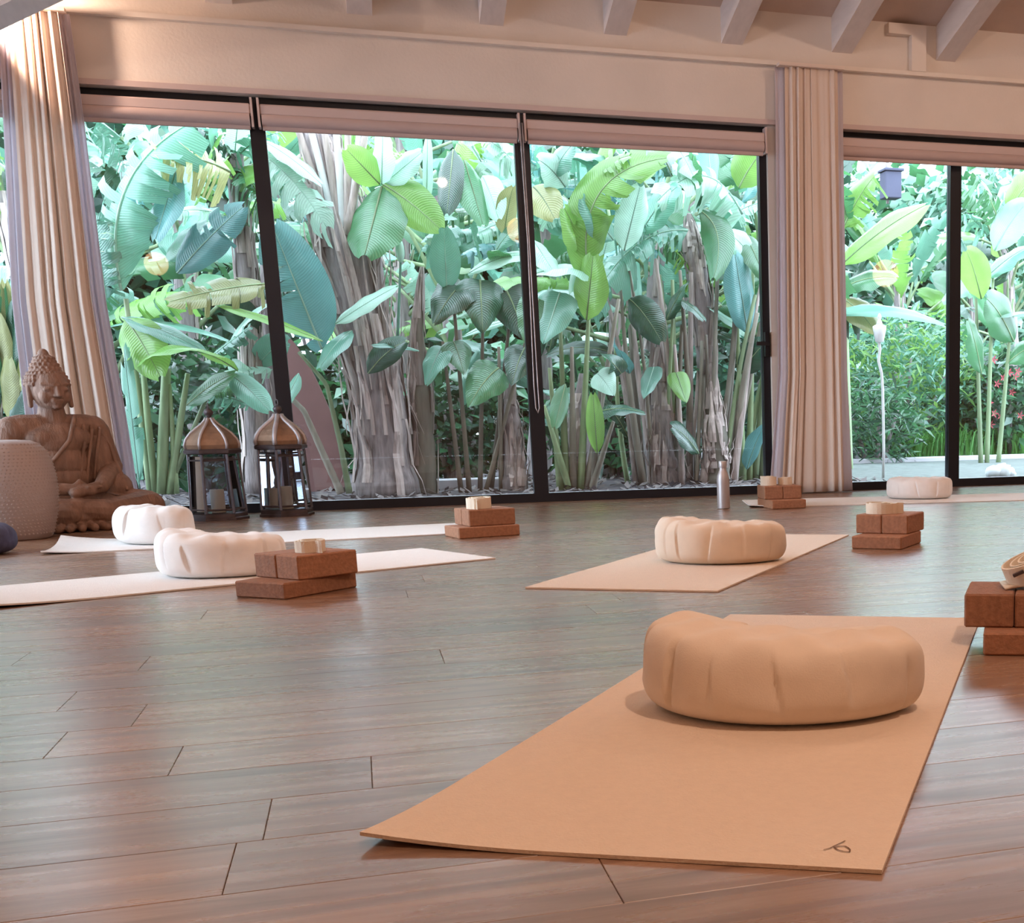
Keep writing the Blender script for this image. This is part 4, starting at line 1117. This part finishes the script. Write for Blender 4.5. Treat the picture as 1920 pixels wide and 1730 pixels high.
# --- right window: banana leaves near the curtain and at the right edge
Y = 12.2
p8 = plant('banana_plant', 'banana plant with yellow green leaf right of the right curtain', 'plant', 1600, 880, Y, G1)
stalk(p8, at(1590, 900, Y), at(1580, 520, Y), .06, .04, name='pseudostem')
for b, t_, W, mk, kw in (((1575, 500), (1735, 385), .46, 'bright', dict(face=.6, bow=.1)), ((1580, 430), (1640, 330), .4, 'bright', dict(face=.8, tear=.3)), ((1580, 540), (1680, 520), .4, 'mid', dict(face=.6)), ((1580, 560), (1640, 620), .34, 'yellow', dict(face=.8)), ((1580, 470), (1520, 400), .4, 'teal', {}), ((1590, 420), (1560, 300), .4, 'mid', dict(tear=.4))):
    leaf(p8, at(*b, Y), at(*t_, Y - .3), W, mk, **kw)
Y = 12.6
p9 = plant('banana_plant', 'broad leaved banana plant at the right edge beyond the last mullion', 'plant', 1860, 860, Y, G1)
for a, b in (((1850, 890), (1862, 520)), ((1870, 890), (1900, 560)), ((1840, 890), (1830, 560))):
    stalk(p9, at(*a, Y), at(*b, Y), .03, .016, 'stem', name='pseudostem')
for b, t_, W, mk, kw in (((1850, 520), (1950, 455), .44, 'teal', dict(face=.5)), ((1865, 470), (1925, 380), .40, 'pale', dict(face=.8)), ((1840, 560), (1812, 470), .38, 'bright', dict(face=.9)), ((1860, 600), (1950, 590), .34, 'pale', dict(face=.4)), ((1900, 640), (1850, 560), .5, 'mid', dict(face=.9)), ((1840, 700), (1815, 600), .36, 'mid', dict(face=.9)), ((1870, 410), (1830, 330), .4, 'mid', dict(face=.8, tear=.4)), ((1890, 400), (1950, 320), .4, 'bright', dict(face=.8)), ((1850, 440), (1800, 400), .34, 'teal', dict(tear=.4)), ((1890, 680), (1960, 640), .4, 'mid', dict(face=.7))):
    leaf(p9, at(*b, Y), at(*t_, Y - .3), W, mk, **kw)

# --- plant seen left of the left curtain
Y = 10.2
p10 = plant('cycad_plant', 'olive leaved plant outside the glass at the far left edge', 'plant', 10, 830, Y, G1)
for k in range(16):
    a = at(10 + rnd.uniform(-20, 20), 850, Y); b = at(rnd.uniform(-60, 75), rnd.uniform(470, 720), Y - .2)
    leaf(p10, a.lerp(b, .35), b, .16, rnd.choice(('yellow', 'mid', 'dark', 'yellow')), bow=.1, face=.8, rib=False)
    stalk(p10, a, a.lerp(b, .36), .015, .01, 'brown_stem', name='leaf_stalk')


# --- more leaves of the front plants, upper part of the view
for pl, (xa, xb, ya, yb), n_, Yc in ((p1, (165, 480, 225, 480), 12, 10.4), (p3, (490, 820, 235, 420), 12, 10.9), (p4, (800, 1000, 250, 520), 18, 10.9), (p5, (985, 1190, 250, 500), 16, 10.8), (p6, (1130, 1410, 255, 520), 24, 11.0), (p7, (1360, 1440, 260, 640), 8, 11.2),
                                (p4, (820, 1000, 560, 760), 8, 10.9), (p5, (1000, 1180, 600, 800), 9, 10.7), (p6, (1180, 1400, 600, 820), 10, 11.0), (p1, (380, 520, 540, 760), 7, 10.4)):
    for k in range(n_):
        cx_, cy_ = rnd.uniform(xa, xb), rnd.uniform(ya, yb); ln = rnd.uniform(55, 130); an = rnd.uniform(-.5, pi + .5); low = ya > 530
        b = at(cx_ + ln * .5 * cos(an), cy_ + ln * .5 * sin(an), Yc + rnd.uniform(-.1, .3)); t_ = at(cx_ - ln * .5 * cos(an), cy_ - ln * .5 * sin(an), Yc + rnd.uniform(-.4, .1))
        if rnd.random() < .6 and b.z > t_.z + .1: b, t_ = b, t_
        leaf(pl, b, t_, rnd.uniform(.14, .30) * (.7 if low else 1), rnd.choice(('teal', 'pale', 'mid', 'bright', 'teal', 'pale', 'blue') if not low else ('mid', 'dark', 'teal', 'dark', 'pale')), bow=rnd.uniform(0, .2), face=rnd.uniform(.4, 1), tear=rnd.choice((0, 0, .5, .9)), rib=rnd.random() < .5)

# --- leaf litter on the bed
m = MB(); r = random.Random(8)
for k in range(2600):
    c = Vector((r.uniform(-2.5, 4.2), r.uniform(9.5, 13.0), -.022)); a = r.uniform(0, 6.28); d_ = Vector((cos(a), sin(a), r.uniform(-.1, .5))) * r.uniform(.04, .13); s_ = Vector((-sin(a), cos(a), r.uniform(-.2, .4))) * r.uniform(.01, .03)
    m.add([c, c + d_ * .5 + s_, c + d_, c + d_ * .5 - s_], [(0, 1, 2, 3)])
o = m.build('leaf_litter', MT['dry']); o['kind'] = 'stuff'; o['label'] = 'dry fallen leaves covering the planting bed'; o['category'] = 'leaf litter'

# --- background strelitzia trees: trunk, stalks and leaves in a fan
def fan_tree(px, Y, hgt, nleaf, label, seed, mats, spread=1.0, th=.09):
    r = random.Random(seed); p = plant('strelitzia_tree', label, 'tree', px, 880, Y, 'strelitzia trees behind the front plants')
    b0 = p.location.copy(); hgt = min(hgt, 3.1 * Y / 12.5); top = b0 + Vector((r.uniform(-.25, .25), 0, hgt))
    trunk(p, [b0 - UPV * .05, b0.lerp(top, .5) + Vector((r.uniform(-.1, .1), 0, 0)), top], [th * 1.3, th, th * .8], seed=seed, strips=8)
    for i in range(nleaf):
        q = (i + .5) / nleaf; a = radians(-95 + 190 * q) * spread; el = r.uniform(.55, 1.15)
        d_ = Vector((sin(a), r.uniform(-.5, .3), cos(a) * .9 + .25)).normalized(); s0 = b0.lerp(top, r.uniform(.35, 1.0))
        e = s0 + d_ * r.uniform(.5, .8) * el; tip = e + (d_ + Vector((0, -.15, -.35))).normalized() * r.uniform(.75, 1.15) * el
        if max(e.z, tip.z) > 3.5 * Y / 12.5: tip = e + Vector((d_.x, -.3, -.55)).normalized() * .8 * el; e.z = min(e.z, 3.4 * Y / 12.5); tip.z = min(tip.z, 3.4 * Y / 12.5)
        stalk(p, s0, e, .025, .014, 'stem', name='leaf_stalk')
        leaf(p, e, tip, r.uniform(.22, .42), r.choice(mats), bow=.16, face=r.uniform(.35, .9), tear=r.choice((0, .4, .8, .9)), rib=False, seed=r.random(), n=9)


MX = ('teal', 'mid', 'pale', 'bright', 'mid', 'dark', 'teal')
for i, (px, Y, hg, nl, lab) in enumerate((
    (120, 12.0, 2.4, 14, 'leafy strelitzia tree behind the left curtain'), (390, 12.8, 2.9, 20, 'tall strelitzia tree behind the left lantern'),
    (880, 12.6, 2.6, 22, 'strelitzia tree behind the dark elephant ear plant'), (1010, 13.4, 2.9, 20, 'strelitzia tree behind the bead chain'),
    (1130, 12.4, 2.3, 22, 'strelitzia tree behind the light elephant ear plant'), (1290, 13.0, 2.9, 22, 'tall strelitzia tree behind the stem thicket'), (1420, 12.4, 2.4, 18, 'strelitzia tree behind the right curtain'),
    (1700, 16.5, 2.4, 18, 'distant strelitzia tree between the garden torch and the last mullion'), (1900, 15.5, 2.8, 18, 'strelitzia tree at the far right edge'),
    (230, 12.2, 2.2, 14, 'strelitzia tree close behind the banana stems'), (760, 13.8, 3.4, 16, 'strelitzia tree behind the brown stem beside the leaning trunk'), (1230, 11.7, 2.5, 16, 'strelitzia tree among the grey brown stems'), (1820, 17.5, 2.6, 16, 'tall strelitzia tree beyond the last mullion'))):
    fan_tree(px, Y, hg, nl, lab, 100 + i, MX, th=.10 if i % 2 else .08)


# --- dense shrubs and background trees: trunk plus a mass of small leaves
def shrub(px, py, Y, rx, ry, rz, zc_, nleaf, size, mats, label, seed, name='shrub', cat='shrub', narrow=.5, group='shrubs and trees behind the jungle plants', stemh=True):
    r = random.Random(seed); p = plant(name, label, cat, px, py, Y, group)
    for mk in mats:
        m = MB()
        for i in range(nleaf // len(mats)):
            while True:
                a = Vector((r.uniform(-1, 1), r.uniform(-1, 1), r.uniform(-1, 1)))
                if .2 < a.length < 1: break
            c = Vector((a.x * rx, a.y * ry, zc_ + a.z * rz))
            if c.z < .02: continue
            d_ = (Vector((r.uniform(-1, 1), r.uniform(-1, .4), r.uniform(-.7, .8)))).normalized(); s_ = size * r.uniform(.6, 1.4)
            sd = d_.cross(Vector((r.uniform(-1, 1), r.uniform(-1, 1), r.uniform(.1, 1)))).normalized() * s_ * narrow * .5; dn = Vector((0, 0, -.15 * s_))
            m.add([c, c + d_ * s_ * .45 + sd, c + d_ * s_ + dn, c + d_ * s_ * .45 - sd], [(0, 1, 2, 3)])
        o = m.build('foliage', MT[mk], p); o['kind'] = 'stuff'
    if stemh:
        for k in range(5):
            m = MB(); a = r.uniform(0, 6.28); m.tube([(.1 * cos(a), .1 * sin(a), 0), (rx * .3 * cos(a), ry * .3 * sin(a), zc_ * .6), (rx * .5 * cos(a), ry * .5 * sin(a), zc_ + rz * .3)], [.035, .025, .012], 6); m.build('branch', MT['bark'], p, True)
    return p


shrub(860, 900, 12.2, .55, .4, .55, .55, 900, .13, ('mid', 'dark'), 'low green shrub at the foot of the dark elephant ear plant', 1)
shrub(410, 900, 12.2, .8, .5, .7, .6, 1200, .15, ('dark', 'mid'), 'dark low shrub behind the left lantern', 2)
shrub(1160, 890, 12.4, .8, .5, .6, .5, 1200, .15, ('dark', 'mid'), 'dark low shrub between the stem clumps', 3)
shrub(1400, 885, 12.6, .7, .5, .8, .7, 1100, .16, ('dark', 'teal'), 'shrub low down beside the right curtain', 4)
shrub(1690, 860, 14.6, 1.3, .9, .85, .95, 4200, .16, ('mid', 'teal', 'bright'), 'dense narrow-leaved green shrub behind the garden torch', 5, narrow=.22)
shrub(1640, 860, 13.6, .6, .4, .5, .45, 900, .18, ('dark', 'mid'), 'dark spiky shrub at the foot of the garden torch', 6, narrow=.16)
pr = shrub(1895, 860, 14.0, .7, .5, .65, .75, 1300, .14, ('mid', 'dark'), 'shrub with red flowers beyond the last mullion', 7)
shrub(1838, 870, 14.6, .55, .35, .6, .62, 900, .17, ('mid', 'bright'), 'leafy green shrub at the foot of the right edge banana plant', 8)
fr_ = random.Random(5)
for k in range(26):
    c = Vector((fr_.uniform(-.55, .45), -.5 + fr_.uniform(-.08, .1), .75 + fr_.uniform(-.35, .45))); m = MB()
    for j in range(5):
        a = 2 * pi * j / 5; e = .055
        m.add([c, c + Vector((e * .5 * cos(a - .4), -.02, e * .5 * sin(a - .4))), c + Vector((e * cos(a), -.03, e * sin(a))), c + Vector((e * .5 * cos(a + .4), -.02, e * .5 * sin(a + .4)))], [(0, 1, 2, 3)])
    m.build('flower', MT['red'], pr)
for i, (px, Y, rx, rz, zz, nl, mats, lab) in enumerate((
    (60, 17, 2.6, 1.9, 2.4, 3200, ('mid', 'teal', 'dark'), 'broad tree beyond the left window'), (330, 18, 1.9, 1.9, 2.6, 2400, ('dark', 'mid', 'teal'), 'dark tree beyond the left lantern'),
    (640, 21, 2.2, .9, 4.5, 1000, ('teal', 'pale', 'mid'), 'thin high tree beyond the leaning trunk'), (970, 18, 2.0, 2.0, 2.5, 3000, ('mid', 'dark', 'teal'), 'dense tree beyond the dark elephant ear plant'),
    (1150, 17.5, 2.4, 1.9, 2.5, 3000, ('teal', 'mid', 'dark'), 'dense tree beyond the light elephant ear plant'), (1400, 18, 2.4, 2.0, 2.4, 3200, ('mid', 'teal', 'dark'), 'dense tree beyond the right curtain'),
    (1660, 21, 2.6, 2.3, 2.5, 3600, ('teal', 'pale', 'mid'), 'pale tree far beyond the garden torch'), (1900, 20, 2.8, 2.2, 2.6, 4000, ('mid', 'teal', 'pale'), 'tree far beyond the right edge'))):
    shrub(px, 850, Y, rx, 1.2, rz, zz, nl, .34, mats, lab, 40 + i, 'background_tree', 'tree')
# low dense hedge closing the view near the ground
for i, px in enumerate((-60, 250, 480, 700, 930, 1180, 1430, 1640, 1850)):
    shrub(px, 850, 15.6 if px < 1500 else 18.5, 1.3, .6, .75, .7, 1500, .22, ('dark', 'mid'), ('dark hedge bush low behind the ' + ('left curtain', 'banana stems', 'terracotta wall', 'leaning trunk', 'bead chain', 'stem thicket', 'right curtain', 'garden torch', 'red flowering shrub')[i]), 70 + i, 'hedge_bush', 'hedge')


# --- grass border clumps
def grass_clump(x, y, label, seed, h=.36):
    r = random.Random(seed); m = MB()
    for i in range(90):
        a = r.uniform(0, 6.28); o = Vector((r.gauss(0, .09), r.gauss(0, .06), 0)); d_ = Vector((cos(a), sin(a), 0)) * r.uniform(.08, .26); hh = h * r.uniform(.6, 1.1); s_ = Vector((-sin(a), cos(a), 0)) * .009
        p0, p1_, p2_ = o, o + d_ * .45 + UPV * hh * .8, o + d_ + UPV * hh * r.uniform(.7, 1.05)
        m.add([p0 - s_, p0 + s_, p1_ + s_, p1_ - s_, p2_], [(0, 1, 2, 3), (3, 2, 4)])
    o = m.build('grass_clump', MT['grass'], None, False, (x, y, -.03)); tag(o, label, 'grass', 'grass clumps along the edging')


gx = [at(1650 + 24 * i, 858, 13.95) for i in range(13)]
for i, q in enumerate(gx):
    grass_clump(q.x, 13.95 + rnd.uniform(-.12, .15), ('leftmost', 'second', 'third', 'fourth', 'fifth', 'sixth', 'seventh', 'eighth', 'ninth', 'tenth', 'eleventh', 'twelfth', 'rightmost')[i] + ' green grass clump along the pale edging, counted from the garden torch', 300 + i, .40)

# --- terracotta garden wall with a rounded end
a = at(520, 900, 11.4); b = at(650, 900, 11.4)
m = MB(); v = []; f = []; pr_ = []
for i in range(13): q = i / 12; pr_.append((a.x + (b.x - a.x) * q, 1.28 - .95 * max(0, (q - .2) / .8) ** 1.8))
for (x_, z_) in pr_: v += [(x_, 11.4, -.05), (x_, 11.4, z_), (x_, 11.62, z_), (x_, 11.62, -.05)]
for i in range(12):
    for j in range(4): f.append((4 * i + j, 4 * i + 4 + j, 4 * i + 4 + (j + 1) % 4, 4 * i + (j + 1) % 4))
f += [(3, 2, 1, 0), (48, 49, 50, 51)]
o = MB().add(v, f).build('garden_wall', MT['terracotta']); tag(o, 'curved terracotta garden wall behind the right lantern', 'wall')

# --- garden torch
q = at(1655, 893, 10.16)
t = thing('garden_torch', 'white garden torch on a wavy pale pole outside the right window', 'torch', (q.x, 10.16, -.03))
pts = []
for (px, py) in ((1656, 897), (1657, 840), (1656, 780), (1655, 730), (1653, 700), (1647, 676), (1650, 655), (1648, 640)):
    e = at(px, py, 10.16); pts.append((e.x - q.x, 0, e.z + .03))
m = MB(); m.tube(pts, .013, 8); m.build('pole', MT['pole'], t, True)
c = at(1649, 622, 10.16); zc0 = c.z + .03; xc0 = c.x - q.x
m = MB(); m.lathe([(.022, -.085), (.036, -.08), (.056, .02), (.058, .045), (.04, .055), (.02, .06)], 14, (xc0, 0, zc0)); m.build('shade', MT['opal'], t, True)
m = MB(); m.lathe([(.03, .055), (.02, .085), (.012, .10), (.02, .12), (.006, .15)], 10, (xc0, 0, zc0)); m.build('cap', MT['pole'], t, True)
# --- violet box in the trees, white stones
q = at(1670, 348, 15.5)
t = thing('nesting_box', 'small grey violet box hanging among the trees beyond the right window', 'box', (q.x, 15.5, q.z))
m = MB(); m.cbox(-.11, .11, -.1, .1, -.16, .16, .01); m.build('body', MT['violet'], t); m = MB(); m.cbox(-.13, .13, -.13, .12, .16, .19, .005); m.build('lid', MT['violet'], t)
m = MB(); m.tube([(0, .1, -.2), (0, .12, 1.4)], .02, 6); m.build('hanger', MT['bark'], t)
for i, (px, py, s_) in enumerate(((1862, 886, .075), (1880, 884, .09), (1893, 889, .06))):
    q = at(px, py + 8, 9.75); m = MB(); m.ell((0, 0, 0), (s_, s_ * .8, s_ * .75), 10, 7)
    r = random.Random(i); m.v = [tuple(Vector(v) * r.uniform(.82, 1.12)) for v in m.v]
    o = m.build('garden_stone', MT['stone'], None, True, (q.x, 9.75, s_ * .6 - .02)); tag(o, ('left', 'large middle', 'small right')[i] + ' white garden stone on the lawn outside the right window', 'stone', 'white garden stones')
